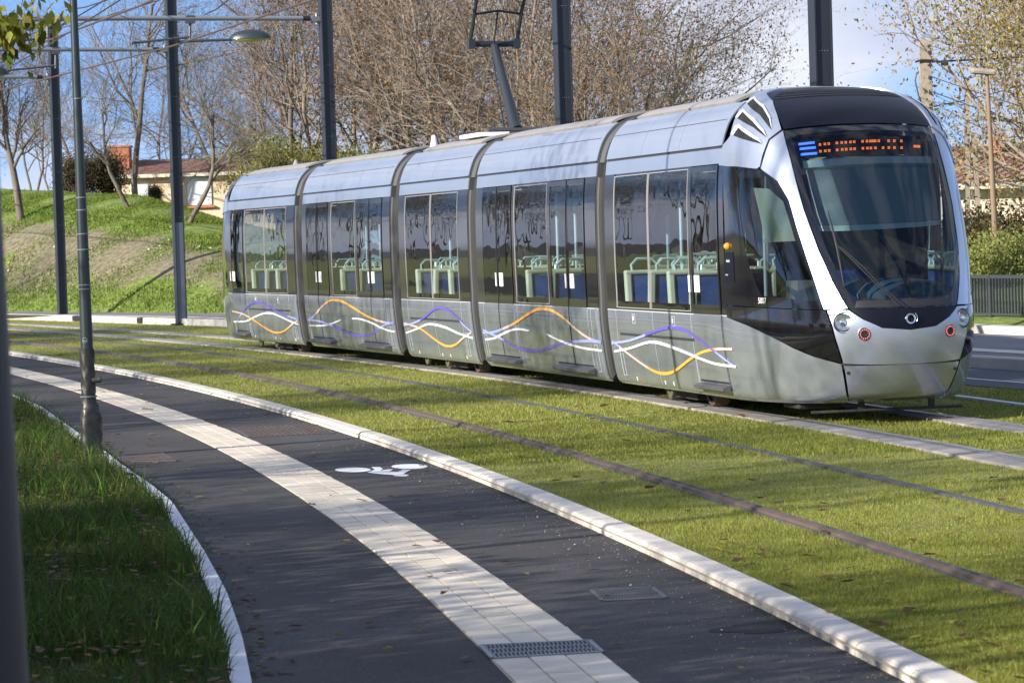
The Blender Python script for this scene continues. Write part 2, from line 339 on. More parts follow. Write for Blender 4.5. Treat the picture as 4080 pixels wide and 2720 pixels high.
# thin white edge on right + side road
o=MB()
pts=[(4.2,39.),(4.86,34.48),(5.12,33.28),(5.4,31.87),(6.4,27.),(7.8,21)]
for i in range(len(pts)-1):
    (xa,ya),(xb,yb)=pts[i],pts[i+1];o.add([(xa-.04,ya,-.04),(xa-.04,ya,.012),(xa+.06,ya,.012),(xa+.06,ya,-.04),(xb-.04,yb,-.04),(xb-.04,yb,.012),(xb+.06,yb,.012),(xb+.06,yb,-.04)],[(0,1,5,4),(1,2,6,5),(2,3,7,6)])
tag(o.build('lawn_edging',M['edging']),'thin pale concrete edging in the lawn between the far track and the road','edging')
RD=[(5.96,35.13),(5.43,36.77),(4.2,41.5),(3.25,46.5),(3.9,47),(6.15,41.1),(6.69,39.64),(8.25,34.5),(9.85,29.),(12.15,22.),(13.9,16.),(11.5,16),(9.,24.),(7.,31.)]
o=MB();o.add([(x,y,-.012) for x,y in RD],[tuple(range(len(RD)))]);tag(o.build('road',M['road']),kind='structure')
o=MB();rl=[(4.3,43.4),(5.8,37.8),(6.2,36.51),(7.3,32.6),(9,27)]
for i in range(len(rl)-1):
    (xa,ya),(xb,yb)=rl[i],rl[i+1];o.add([(xa-.03,ya,-.007),(xa+.04,ya,-.007),(xb+.04,yb,-.007),(xb-.03,yb,-.007)],[(0,1,2,3)])
tag(o.build('road_marking',M['paint']),'thin white line on the dark road beside the tram','road marking')
# far kerb, far path
FY=np.array([b for a,b in FK]);FYS=np.concatenate([np.arange(16,108,1.)])
FKX=fk(FYS)
# smooth
def sm(a,k=5):
    p=np.pad(a,k,mode='edge');return np.convolve(p,np.ones(2*k+1)/(2*k+1),'valid')
FKX2=sm(FKX,2)
fdx=np.gradient(FKX2,FYS);fn=np.sqrt(1+fdx**2)
def foff(d): return FKX2+d/fn,FYS-d*fdx/fn
def fribbon(name,secs,material,lo=0,hi=None,parent=None):
    rows=[]
    for d,z in secs:
        x,y=foff(d);rows.append(np.stack([x,y,np.full(len(x),z)],1)[lo:hi])
    n=len(rows[0]);F=[]
    for i in range(len(secs)-1):
        a=i*n+np.arange(n-1);F.append(np.stack([a,a+n,a+n+1,a+1],1))
    return link(name,npmesh(name,np.concatenate(rows),np.concatenate(F),[material]),parent)
o=fribbon('far_kerb',[(0,-.1),(.01,.13),(.03,.15),(.16,.15),(.16,.10)],M['kerb2']);tag(o,'tall pale kerb on the far side of the tram lawn','kerb')
EDGE=[(13.5,24),(10.5,38),(9.1,44),(8.3,47.6),(7.63,49.7),(6.2,54),(2.,63.),(-3.2,73.5),(-8.57,83.2),(-15.78,94.6),(-27.5,112),(-40,128)]
def xe(Y): return np.interp(Y,[b for a,b in EDGE],[a for a,b in EDGE])
n=60;Yv=np.linspace(18,106,n);fx=np.interp(Yv,FYS,FKX2)+.17
V=np.concatenate([np.stack([fx,Yv,np.full(n,.14)],1),np.stack([xe(Yv)+.3,Yv,np.full(n,.14)],1)]);a=np.arange(n-1)
o=link('far_path',npmesh('far_path',V,np.stack([a,a+n,a+n+1,a+1],1),[M['farpath']]));tag(o,kind='structure')
PL=[(8.3,37.6),(7.07,41.6),(6.58,43.15),(4.4,49.5),(.2,59.5),(-4.5,70.5),(-8.89,80.07),(-15.08,90.41),(-21,99)]
n=80;Yv=np.linspace(30,99,n);px=sm(np.interp(Yv,[b for a,b in PL],[a for a,b in PL]),3)
V=np.concatenate([np.stack([px-.24,Yv,np.full(n,.147)],1),np.stack([px+.24,Yv,np.full(n,.147)],1)]);a=np.arange(n-1)
o=link('pale_paving_band',npmesh('pale_paving_band',V,np.stack([a,a+n,a+n+1,a+1],1),[M['kerb']]));tag(o,kind='structure')
# two dark drain notches in far kerb
for (d0,y0,w) in ((0,84.8,1.1),(0,80.3,.35)):
    i=np.argmin(abs(FYS-y0));x,y=foff(-.012);m=MB();
    j=0
    p0=Vector((np.interp(y0-w/2,FYS,FKX2),y0-w/2,0));p1=Vector((np.interp(y0+w/2,FYS,FKX2),y0+w/2,0));nrm=Vector((-(p1-p0).y,(p1-p0).x,0)).normalized()
    if nrm.x>0:nrm=-nrm
    a_=p0+nrm*.03;b_2=p1+nrm*.03
    m.add([a_+Vector((0,0,.0)),b_2,b_2+Vector((0,0,.14)),a_+Vector((0,0,.14)),p0-nrm*.1,p1-nrm*.1,p1-nrm*.1+Vector((0,0,.158)),p0-nrm*.1+Vector((0,0,.158))],[(0,1,2,3),(3,2,6,7),(0,3,7,4),(1,5,6,2)])
    tag(m.build('kerb_drain',M['hole']),'wide dark drain opening in the far kerb, left of the leftmost catenary pole' if w>1 else 'narrow dark drain slot in the far kerb, between the two left catenary poles','drain')
# ================================================================== TRAM
FR={"M1":[(2.723,34.1421),(.23381,-.97228)],"C1":[(1.4539,39.1279),(.25444,-.96709)],"N":[(-.0113,44.4859),(.27648,-.96102)],"C2":[(-1.5519,49.6092),(.29535,-.95539)],"M2":[(-3.3663,55.2755),(.31648,-.9486)]}
def W3(F,x,y,z):
    o,f=FR[F];return (o[0]+f[0]*x+f[1]*y, o[1]+f[1]*x-f[0]*y, z)   # near lateral = (f.y,-f.x)
SIDE=[(1.05,.19),(1.11,.27),(1.165,.6),(1.20,.95),(1.20,1.2),(1.21,1.6),(1.21,2.0),(1.205,2.35),(1.18,2.65),(1.15,2.84),(1.07,3.06),(.94,3.22),(.76,3.33),(.45,3.40),(0,3.42)]
CEN=[(4.52,.215),(4.72,.30),(4.90,.60),(4.97,.93),(4.91,1.2),(4.72,1.6),(4.45,2.02),(4.2,2.4),(3.98,2.72),(3.8,2.94),(3.55,3.13),(3.25,3.27),(2.95,3.36),(2.7,3.405),(2.42,3.42)]
EXP=[1,1,1,1,1,.86,.72,.65,.6,.55,.5,.5,.5,.6,1]
TPL=[(5.0,0),(4.975,.22),(4.90,.45),(4.76,.66),(4.5,.86),(4.12,1.0),(3.6,1.11),(3.0,1.175),(2.4,1.2)]
def cat(P,u):
    P=np.asarray(P,float);n=len(P)-1
    if P.ndim==1:P=P[:,None]
    u=np.clip(np.asarray(u,float),0,n-1e-9);i=u.astype(int);f=(u-i)[...,None]
    g=lambda k:P[np.clip(k,0,n)]
    p0=np.where((i==0)[...,None],2*g(i)-g(i+1),g(i-1));p1=g(i);p2=g(i+1);p3=np.where((i==n-1)[...,None],2*g(i+1)-g(i),g(i+2))
    return .5*((2*p1)+(-p0+p2)*f+(2*p0-5*p1+4*p2-p3)*f**2+(-p0+3*p1-3*p2+p3)*f**3)
def surf(v,t):
    v=np.asarray(v,float);t=np.asarray(t,float);a=np.abs(t)
    s=cat(SIDE,v);c=cat(CEN,v);e=cat(EXP,v)[...,0]
    tp=cat(TPL,a*8);q=np.clip((tp[...,0]-2.4)/2.6,0,1);ty=tp[...,1]/1.2
    x=2.4+(c[...,0]-2.4)*np.power(np.maximum(q,1e-9),e);y=s[...,0]*ty*np.sign(t);w=ty**2
    return np.stack([x,y,c[...,1]*(1-w)+s[...,1]*w],-1)
def surfo(v,t,off=0):
    v=np.asarray(v,float);t=np.asarray(t,float);p=surf(v,t)
    if off is None or (np.isscalar(off) and off==0): return p
    e=.01;dv=surf(np.clip(v+e,0,14),t)-surf(np.clip(v-e,0,14),t);dt=surf(v,np.clip(t+e,-.999,.999))-surf(v,np.clip(t-e,-.999,.999))
    n=np.cross(dv,dt);n/=np.linalg.norm(n,axis=-1,keepdims=True)+1e-9
    s=np.sign(((p-np.array([1.,0,1.7]))*n).sum(-1))[...,None]
    return p+n*s*off
_vt=np.linspace(0,14,1401);_zt=cat(SIDE,_vt)[:,1]
def vz(z): return float(np.interp(z,_zt,_vt))
def tx(x,v,side=1):
    lo,hi=0.,1.
    for _ in range(24):
        m=(lo+hi)/2
        if surf(v,m)[0]>x: lo=m
        else: hi=m
    return (lo+hi)/2*side
def sp(F,x,v,side,off=0):
    """point on the body side: x along module, v profile parameter"""
    if F=='M1' and x>2.4: q=surfo(v,tx(x,v,side),off);return W3(F,*q)
    if F=='M2' and x<-2.4: q=surfo(v,tx(-x,v,side),off);return W3(F,-q[0],q[1],q[2])
    c=cat(SIDE,v);e=.02;d=cat(SIDE,min(v+e,14))-cat(SIDE,max(v-e,0));n=np.array([d[1],-d[0]]);n/=np.linalg.norm(n)+1e-9
    if n[0]<0 and v<13: n=-n
    return W3(F,x,side*(c[0]+n[0]*off),c[1]+n[1]*off)
TL=(2.723,34.1421,0)
tram=thing('tram',TL,0,'silver and black articulated tram with purple, white and orange wave lines','tram')
def tp(mb,name,m,smooth=False,parent=None,bevel=None):
    return mb.build(name,M[m] if isinstance(m,str) else m,parent or tram,smooth,sub=TL,bevel=bevel)
def solid(o,t=.02,off=-1):
    s=o.modifiers.new('s','SOLIDIFY');s.thickness=t;s.offset=off;s.use_even_offset=False
    if any(p.use_smooth for p in o.data.polygons[:1]): e=o.modifiers.new('e','EDGE_SPLIT');e.split_angle=math.radians(40)
    return o
def grid(F,xs,vs,side,off=0,mb=None,mi=0):
    mb=mb or MB();vs_=[sp(F,x,v,side,off) for v in vs for x in xs];nx=len(xs);fs=[]
    for j in range(len(vs)-1):
        for i in range(nx-1):
            q=(j*nx+i,j*nx+i+1,(j+1)*nx+i+1,(j+1)*nx+i);fs.append(q if side>0 else q[::-1])
    mb.add(vs_,fs,mi);return mb
def xr(F,x0,x1):
    if (F=='M1' and x1>2.4) or (F=='M2' and x0<-2.4): n=max(1,int((x1-x0)/.12))
    else: n=max(1,int((x1-x0)/1.2))
    return list(np.linspace(x0,x1,n+1))
def vr(z0,z1,step=.12,isv=False):
    a,b=(z0,z1) if isv else (vz(z0),vz(z1));n=max(1,int(math.ceil((b-a)/ .25)));return list(np.linspace(a,b,n+1))
def panel(name,F,x0,x1,z0,z1,side,m,off=0,th=.015,isv=False,parent=None,smooth=True):
    mb=grid(F,xr(F,x0,x1),vr(z0,z1,isv=isv),side,off);o=tp(mb,name,m,smooth,parent)
    if th: solid(o,th)
    return o
def frame_rect(name,F,x0,x1,z0,z1,side,m,w=.014,off=.004,parent=None,d=.012):
    mb=MB()
    for a,b,c,e in ((x0-w,x0,z0-w,z1+w),(x1,x1+w,z0-w,z1+w),(x0,x1,z1,z1+w),(x0,x1,z0-w,z0)):
        grid(F,xr(F,a,b),vr(c,e),side,off,mb)
    o=tp(mb,name,m,False,parent);solid(o,d);return o
ZB,ZW,ZR=1.068,2.628,2.808
def vline(mb,F,x,z0,z1,side,w=.010,off=.0025):
    grid(F,[x-w/2,x+w/2],vr(z0,z1),side,off,mb)
def hline(mb,F,x0,x1,z,side,w=.012,off=.0025):
    grid(F,xr(F,x0,x1),[vz(z-w/2),vz(z+w/2)],side,off,mb)
# layout per module: (kind,x0,x1) panes, doors
LAY={'M1':dict(x=(-1.76,2.82),win=[(-1.36,.04),(.06,1.60)],door=[(1.70,2.66,1)],silver0=-1.76),
 'C1':dict(x=(-2.9,2.97),win=[(-.84,.78)],door=[(-2.53,-.98,2),(.90,2.48,2)]),
 'N':dict(x=(-1.82,2.18),win=[(-1.43,.08),(.10,1.62)],door=[]),
 'C2':dict(x=(-2.93,2.97),win=[(-.84,.76)],door=[(-2.63,-1.07,2),(.90,2.48,2)]),
 'M2':dict(x=(-2.86,2.42),win=[(-1.29,.22),(.24,1.84)],door=[(-2.42,-1.43,1)])}
for F,D in LAY.items():
    xa,xb=D['x']
    for side in (1,-1):
        # openings
        spans=sorted([(a,b) for a,b in D['win']]+[(a,b) for a,b,_ in D['door']])
        # skirt
        doors=[(a,b) for a,b,_ in D['door']]
        panel('skirt_panel',F,xa,xb,.19,ZB,side,'silver2')
        panel('cantrail_panel',F,xa,xb-(0.02),ZW+.012,ZR-.012,side,'silver')
        roofx1=xb if F!='M1' else 2.75
        roofx0=xa if F!='M2' else -2.6
        # roof cove split by joints
        js=np.linspace(roofx0,roofx1-.1,4 if F!='N' else 3)
        for i in range(len(js)-1):
            panel('roof_panel',F,js[i]+.004,js[i+1]-.004,vz(ZR+.014),11.35,side,'silver',off=.012,isv=True)
        panel('roof_panel',F,js[-1]+.004,roofx1,vz(ZR+.014),11.35,side,'silver',off=.02,isv=True)
        # dark seam
        mb=MB();grid(F,xr(F,xa+.02,xb-.05),[vz(ZR-.02),vz(ZR+.02)],side,-.006,mb);hline(mb,F,roofx0,roofx1,3.09,side,.006,.014)
        for i in range(1,len(js)): pass
        tp(mb,'roof_seam','line')
        # window band posts
        edges=[xa]+[e for s in spans for e in s]+[xb]
        for i in range(0,len(edges),2):
            a,b=edges[i],edges[i+1]
            if b-a>.03: panel('window_post',F,a,b,ZB+.002,ZW+.01,side,'frame' if b<xb-.01 else 'black',off=.0)
        for a,b in D['win']:
            g=panel('window',F,a,b,ZB+.02,ZW-.01,side,'glass',off=-.004,th=0)
            if side>0:
                frame_rect('window_trim',F,a+.012,b-.012,ZB+.03,ZW-.02,side,'trim',w=.007,parent=None)
            for z0,z1 in ((ZB,ZB+.10),(ZW-.05,ZW+.01)): tp(grid(F,[a,b],[vz(z0),vz(z1)],side,-.009),'window_border','black')
        for (a,b,nl) in D['door']:
            lw=(b-a)/nl
            for k in range(nl):
                p0=a+k*lw+.01;p1=a+(k+1)*lw-.01
                rt=None
                d=panel('door',F,p0,p1,.36,ZB-.004,side,'silver2',off=.010,th=.02)
                g=panel('door_glass',F,p0+.03,p1-.03,ZB+.02,ZW-.03,side,'glass',off=.006,th=0)
                mb=MB()
                for q0,q1,z0,z1 in ((p0,p0+.035,ZB,ZW),(p1-.035,p1,ZB,ZW),(p0+.035,p1-.035,ZB,ZB+.10),(p0+.035,p1-.035,ZW-.06,ZW)): grid(F,xr(F,q0,q1),vr(z0,z1),side,.009,mb)
                solid(tp(mb,'door_frame','black'),.02)
                if side>0:
                    # white notice and opening button on glass
                    xc=p0+.09 if k==1 or nl==1 else p1-.12
                    mb=MB()
                    if k==1 or nl==1: 
                        grid(F,[xc,xc+.17],[vz(1.30),vz(1.48)],side,.013,mb);o=tp(mb,'door_button','sticker');solid(o,.008)
                        mb=MB();grid(F,[xc-.22,xc-.17],[vz(1.30),vz(1.48)],side,.013,mb);o=tp(mb,'door_notice','sticker');solid(o,.008)
            if side>0:
                mb=MB();
                vline(mb,F,a,.34,ZB,side);vline(mb,F,b,.34,ZB,side)
                tp(mb,'door_joint','bright')
                mb=MB()
                if nl==2: vline(mb,F,(a+b)/2,.36,ZW,side,.03,.013)
                else: vline(mb,F,b+.02,.3,ZB,side,.02,.012)
                hline(mb,F,a,b,.36,side,.02,.012)
                tp(mb,'door_seal','rubber')
                # step
                mb=MB();z0,z1=.27,.335
                p=[sp(F,a+.02,vz(.30),side,.005),sp(F,b+.04,vz(.30),side,.005)]
                c=[sp(F,x,vz(z),side,o) for x in (a-.01,b+.03) for z,o in ((.335,.0),(.330,.10),(.30,.105),(.265,.03))]
                mb.add(c,[(0,1,5,4),(1,2,6,5),(2,3,7,6),(0,3,2,1),(4,5,6,7)]);tp(mb,'door_step','capgrey')
        # skirt joints + hatches
        if side>0:
            mb=MB()
            for s in spans:
                pass
            xs_={'M1':[-1.40,.12,1.60],'C1':[-2.62,-.84,.78,2.62],'N':[-1.42,.10,1.66],'C2':[-2.68,-.84,.76,2.6],'M2':[-1.30,.30,1.88]}[F]
            for x in xs_: vline(mb,F,x,.24,ZB-.01,side,.009)
            hline(mb,F,xa,xb,ZB-.004,side,.01)
            tp(mb,'skirt_joint','bright')
            if F in('M1','N','M2'):
                s0,s1={'M1':(-1.29,1.65),'N':(-1.34,1.66),'M2':(-1.2,1.9)}[F]
                mb=MB();hline(mb,F,s0,s1,.785,side,.03,.003);tp(mb,'skirt_slot','line')
            mb=MB();mb2=MB()
            for x in {'M1':(-.87,.27,.60,1.73),'C1':(),'N':(-1.1,.25,.7,1.6),'C2':(),'M2':(-1.05,.5,.85,1.95)}[F]:
                grid(F,[x-.017,x+.017],[vz(.255),vz(.295)],side,.006,mb)
            for x in {'M1':(-.66,.92),'C1':(),'N':(),'M2':(-.6,1.1),'C2':()}[F]:
                grid(F,[x-.02,x+.02],[vz(.955),vz(1.0)],side,.006,mb);frame_rect('hatch_frame',F,x-.05,x+.05,.92,1.02,side,'bright',w=.005,off=.002,d=.003)
            if mb.v: tp(mb,'skirt_lock','sticker')
            for x in {'M1':(-1.42,1.62,2.72),'C1':(-2.75,2.62),'N':(-1.6,1.72),'C2':(-2.75,2.66),'M2':(-2.5,-1.35,2.05)}[F]:
                frame_rect('hatch_frame',F,x,x+.12,.30,.62 if F!='M2' else .5,side,'bright',w=.004,off=.002,d=.003)
            # vertical bright trims on the rear edge, cap at front end
            mb=MB()
            for dx in (-.012,-.04,-.068):
                c=[]
                vs=list(np.linspace(.6,11.2,40))
                for v in vs:
                    for xx in (xa+dx-.008,xa+dx+.008): c.append(sp(F,xx,v,side,-.004+dx*.6))
                mb.add(c,[(2*i,2*i+1,2*i+3,2*i+2) for i in range(len(vs)-1)])
            if F!='M2': solid(tp(mb,'edge_trim','bright'),.01)
            # lower front corner (bright rounded)
    # roof top
    x0,x1=(xa+.30,xb-.38)
    if F=='M1': x1=2.3
    if F=='M2': x0=-2.3
    nseg=3
    js=np.linspace(x0,x1,nseg+1)
    for i in range(nseg):
        mb=MB()
        for side in (1,-1): grid(F,[js[i]+.006,js[i+1]-.006],list(np.linspace(11.55,14,8)),side,.02,mb)
        solid(tp(mb,'roof_fairing','grey',True),.03)
    mb=MB()
    for side in (1,-1): grid(F,xr(F,max(xa,-2.4),min(xb,2.4)) if F in('M1','M2') else [xa,xb],list(np.linspace(11.2,14,6)),side,-.03,mb)
    tp(mb,'roof_deck','under')
    # floor, ceiling, underframe
    xi0,xi1=xa+.05,xb-.05
    mb=MB();mb.box(xi0,xi1,-1.1,1.1,.33,.37,lambda a,b,c:W3(F,a,b,c));tp(mb,'floor','floor')
    mb=MB();mb.box(xi0,xi1,-1.04,1.04,2.56,2.60,lambda a,b,c:W3(F,a,b,c));tp(mb,'ceiling','inner')
    mb=MB();mb.box(xi0,xi1,-.95,.95,.17,.32,lambda a,b,c:W3(F,a,b,c));tp(mb,'underframe','under')
    # end faces with passage opening
    ends=[(xa,-1),(xb,1)] if F not in('M1','M2') else ([(xa,-1)] if F=='M1' else [(xb,1)])
    for xe_,sg in ends:
        vs=list(np.linspace(.3,14,36));out=[cat(SIDE,v) for v in vs];ring=[(c[0],c[1]) for c in out]
        inn=[]
        for (y,z) in ring:
            inn.append((min(y,.68),min(max(z,.36),2.15)) )
        c=[];fs=[]
        for sd in (1,-1):
            b=len(c)
            for (y,z),(yi,zi) in zip(ring,inn): c.append(W3(F,xe_+sg*.0,sd*(y-.004),z));c.append(W3(F,xe_+sg*.0,sd*yi,zi))
            fs+=[(b+2*i,b+2*i+1,b+2*i+3,b+2*i+2) for i in range(len(ring)-1)]
        mb=MB();mb.add(c,fs);solid(tp(mb,'end_wall','capgrey'),.03,0)
# gaiters between modules
GP=[('M1',-1.80,'C1',3.01),('C1',-2.94,'N',2.22),('N',-1.86,'C2',3.01),('C2',-2.97,'M2',2.46)]
for A,xa,B,xb in GP:
    mb=MB();vs=list(np.linspace(.6,14,30));K=9
    rings=[]
    for k in range(K+1):
        f=k/K;s=.955 if k%2==0 else .905
        rg=[]
        for sd in (1,-1):
            seq=vs if sd==1 else vs[::-1]
            for v in seq:
                y,z=cat(SIDE,v);zz=1.75+(z-1.75)*(s+.01);pa=Vector(W3(A,xa,sd*y*s,zz));pb=Vector(W3(B,xb,sd*y*s,zz));rg.append(pa.lerp(pb,f))
        rings.append(rg)
    n=len(rings[0])
    for k in range(K):
        mb.add(rings[k]+rings[k+1],[(i,(i+1)%n,n+(i+1)%n,n+i) for i in range(n)])
    tp(mb,'gaiter','rubber')
# skirt/window black end corner where the gap shows (front ends)
for F in ('C1','N','C2','M2'):
    xb=LAY[F]['x'][1];mb=MB()
    grid(F,[xb-.42 if F!='M2' else xb-.40,xb-.002],vr(ZB+.004,ZW),1,.004,mb);solid(tp(mb,'end_post','black'),.02)
    mb=MB()
    for v0,v1 in ((.5,vz(ZB-.004)),): 
        c=[]
        vs=np.linspace(v0,v1,10)
        for v in vs:
            for xx,of in ((xb-.16,.003),(xb-.08,.006),(xb-.0,-.004),(xb+.025,-.03)): c.append(sp(F,xx,v,1,of))
        mb.add(c,[(4*i+k,4*i+k+1,4*i+k+5,4*i+k+4) for i in range(len(vs)-1) for k in range(3)])
    tp(mb,'end_corner','silver',True)
    # grey end post below roof
    mb=MB();c=[]
    for v in np.linspace(.4,vz(ZW),20):
        for xx,of in ((xb+.0,-.01),(xb+.045,-.03),(xb+.06,-.10)): c.append(sp(F,xx,v,1,of))
    mb.add(c,[(3*i+k,3*i+k+1,3*i+k+4,3*i+k+3) for i in range(19) for k in range(2)]);tp(mb,'end_post','capgrey',True)
    mb=MB();c=[]
    for v in np.linspace(vz(ZR),12.2,16):
        for xx,of in ((xb-.01,-.01),(xb+.09,-.05),(xb+.10,-.14)): c.append(sp(F,xx,v,1,of))
    mb.add(c,[(3*i+k,3*i+k+1,3*i+k+4,3*i+k+3) for i in range(15) for k in range(2)]);tp(mb,'roof_end_cap','capgrey',True)
# ------------------------------------------------------------------ wave lines
def wave(F,pts,m,w=.026,taper=(1,1),name='wave_line',off=.0135):
    P_=np.array(pts);s=np.linspace(0,len(P_)-1,len(P_)*8);Q=cat(P_,s);d=np.gradient(Q,axis=0);d/=np.linalg.norm(d,axis=1,keepdims=True);nn=np.stack([-d[:,1],d[:,0]],1)
    k=np.linspace(0,1,len(s));ww=w*.5*(taper[0]+(1.25-taper[0])*np.sin(np.clip(k*2,0,1)*1.5708) if True else 1)
    ww=w*.5*np.interp(k,[0,.3,.5,.7,1],[taper[0],1.1,1.35,1.1,taper[1]])
    c=[]
    for (x,z),n_,h in zip(Q,nn,ww):
        for sg in (-1,1):
            xx,zz=x+n_[0]*h*sg,z+n_[1]*h*sg;c.append(sp(F,xx,vz(zz),1,off))
    nseg=len(Q)-1;mb=MB();fs=[(2*i,2*i+1,2*i+3,2*i+2) for i in range(nseg)]
    mb.add(c,fs);mats=m if isinstance(m,list) else [m]
    o=mb.build(name,[M[a] for a in mats],tram,sub=TL)
    if len(mats)>1:
        ks=[min(len(mats)-1,int(i/nseg*len(mats))) for i in range(nseg)];o.data.polygons.foreach_set('material_index',ks)
    return o
PU=['lav','purple','purple','purple','lav'];OR=['peach','orange','orange','orange','peach'];WH=['white']
wave('M1',[(-1.70,.665),(-.941,.712),(-.232,.793),(.449,.875),(.908,.903),(1.349,.883),(1.715,.825),(2.304,.697),(2.90,.548)],['lav','lav','purple','purple','purple','purple','purple','lav'])
wave('M1',[(-1.64,.568),(-.951,.625),(-.242,.705),(.1,.722),(.432,.714),(1.075,.663),(1.693,.603),(2.29,.555),(2.95,.543)],WH)
wave('M1',[(-1.66,.69),(-1.4,.64),(-1.17,.589),(-.476,.452),(-.003,.386),(.398,.381),(.795,.429),(1.38,.562),(1.881,.659),(2.423,.71),(2.92,.723)],['lav','peach','peach','orange','orange','orange','orange','orange','peach'])
wave('C1',[(-2.78,.65),(-2.165,.674),(-1.537,.742),(-.925,.827),(-.328,.935),(.178,1.012),(.528,1.026),(.936,1.01),(1.459,.925),(1.964,.796),(2.459,.702),(2.94,.665)],['lav','lav','peach','orange','orange','orange','orange','orange','orange','peach','peach','lav'],.030)
wave('C1',[(-2.75,.69),(-2.404,.655),(-1.862,.599),(-1.261,.517),(-.673,.472),(-.096,.477),(.47,.526),(1.157,.595),(1.818,.642),(2.455,.666),(2.96,.662)],['lav','lav','purple','purple','purple','purple','purple','lav','lav'],.030)
wave('C1',[(-2.7,.56),(-2.175,.592),(-1.545,.68),(-.936,.739),(-.28,.734)],WH,.025)
wave('C1',[(.526,.711),(1.029,.649),(1.555,.605),(2.131,.574),(2.95,.561)],WH,.025)
wave('N',[(-1.78,.67),(-1.193,.708),(-.485,.802),(.123,.928),(.542,.965),(.945,.94),(1.411,.844),(1.788,.728),(2.13,.65)],PU)
wave('N',[(-1.7,.553),(-1.028,.625),(-.326,.709),(.179,.712),(.751,.681),(1.305,.622),(1.771,.585),(2.14,.562)],WH)
wave('N',[(-1.75,.70),(-1.373,.683),(-.765,.637),(-.097,.512),(.392,.429),(.799,.414),(1.206,.459),(1.611,.551),(2.1,.64)],OR)
wave('C2',[(-2.8,.64),(-2.254,.731),(-1.662,.884),(-1.09,.99),(-.632,1.01),(-.098,.985),(.588,.89),(1.254,.789),(1.908,.721),(2.47,.693),(2.94,.689)],['lav','peach','orange','orange','orange','orange','orange','peach','lav'],.030)
wave('C2',[(-2.75,.65),(-1.98,.639),(-1.237,.592),(-.518,.518),(.183,.461),(.872,.45),(1.55,.5),(2.055,.599),(2.547,.674),(2.94,.694)],['lav','lav','purple','purple','purple','purple','lav','lav'],.030)
wave('C2',[(-2.75,.55),(-1.801,.566),(-1.143,.609),(-.406,.687)],WH,.025)
wave('C2',[(.349,.721),(.907,.719),(1.573,.673),(2.057,.614),(2.535,.571),(2.95,.558)],WH,.025)
wave('M2',[(-2.3,.52),(-2.1,.60),(-1.732,.703),(-1.186,.845),(-.609,.912),(-.055,.893),(.723,.8),(1.481,.711),(2.132,.662),(2.38,.64)],PU)
wave('M2',[(-2.6,.524),(-1.543,.551),(-.697,.652),(.021,.719),(.615,.723),(1.189,.672),(1.843,.6),(2.38,.555)],WH)
wave('M2',[(-2.6,.725),(-1.735,.686),(-.913,.581),(-.118,.449),(.469,.383),(.957,.386),(1.445,.449),(2.026,.568),(2.38,.62)],OR)
# ------------------------------------------------------------------ nose
# headlights sit in deeper wells
def cdt(name,poly,m,F='M1',off=0,th=.0,step=(.35,.05),parent=None,flip=1,mirror=True,sides=(1,),smooth=True):
    """patch of the nose surface bounded by a polygon of (v,t)"""
    out=None
    for sd in sides:
        P_=[Vector((v,t*12*sd)) for v,t in poly]
        # densify
        B=[]
        for i in range(len(P_)):
            a,b=P_[i],P_[(i+1)%len(P_)];k=max(1,int((b-a).length/.3))
            for j in range(k):B.append(a.lerp(b,j/k))
        from mathutils.geometry import intersect_point_tri_2d
        def inside(p):
            c=False;j=len(P_)-1
            for i in range(len(P_)):
                if (P_[i].y>p.y)!=(P_[j].y>p.y) and p.x<(P_[j].x-P_[i].x)*(p.y-P_[i].y)/(P_[j].y-P_[i].y+1e-12)+P_[i].x:c=not c
                j=i
            return c
        lo=[min(q[k] for q in P_) for k in (0,1)];hi=[max(q[k] for q in P_) for k in (0,1)]
        pts=list(B);nb=len(B)
        for v in np.arange(lo[0],hi[0],step[0]):
            for t in np.arange(lo[1],hi[1],step[1]*12):
                q=Vector((v+.01,t+.01))
                if inside(q) and min((q-b).length for b in B)>.12: pts.append(q)
        r=delaunay_2d_cdt(pts,[(i,(i+1)%nb) for i in range(nb)],[],1,1e-5)
        vv,ff=r[0],r[2]
        q=surfo(np.array([a.x for a in vv]),np.array([a.y/12 for a in vv]),off)
        sx=1 if F=='M1' else -1
        c=[W3(F,sx*x,y,z) for x,y,z in q]
        ctr=Vector(W3(F,sx*1.,0,1.7))
        fs=[]
        for f in ff:
            if len(f)<3: continue
            cen=sum((Vector((vv[i].x,vv[i].y)) for i in f),Vector((0,0)))/len(f)
            if not inside(cen): continue
            a,b,c3=[Vector(c[i]) for i in f[:3]];nn=(b-a).cross(c3-a)
            fs.append(tuple(f) if nn.dot(a-ctr)>0 else tuple(f[::-1]))
        mb=MB();mb.add(c,fs);o=tp(mb,name,m,smooth,parent)
        if th>=.03: solid(o,th)
        elif smooth:
            va=np.array([a.x for a in vv]);ta=np.array([a.y/12 for a in vv]);ta=np.where(np.abs(ta)<1e-3,1e-3,ta)
            e=.03;dv=surf(np.clip(va+e,0,14),ta)-surf(np.clip(va-e,0,14),ta);dt=surf(va,np.clip(ta+e,-.999,.999))-surf(va,np.clip(ta-e,-.999,.999))
            nn=np.cross(dv,dt);nn/=np.linalg.norm(nn,axis=1,keepdims=True)+1e-9;pp=surf(va,ta);nn*=np.sign(((pp-np.array([1.,0,1.7]))*nn).sum(1))[:,None]
            f0,f1=FR[F][1];wn=[(f0*sx*a+f1*b2,f1*sx*a-f0*b2,c2) for a,b2,c2 in nn]
            o.data.normals_split_custom_set_from_vertices(wn)
        out=o
    return out
def mir(P): return P+[(v,-t) for v,t in P[::-1]]
wsE=[(9.14,.30),(9.18,.478),(8.4,.470),(7.5,.458),(6.3,.442),(5.3,.41),(4.55,.37),(4.1,.335),(3.80,.311)]
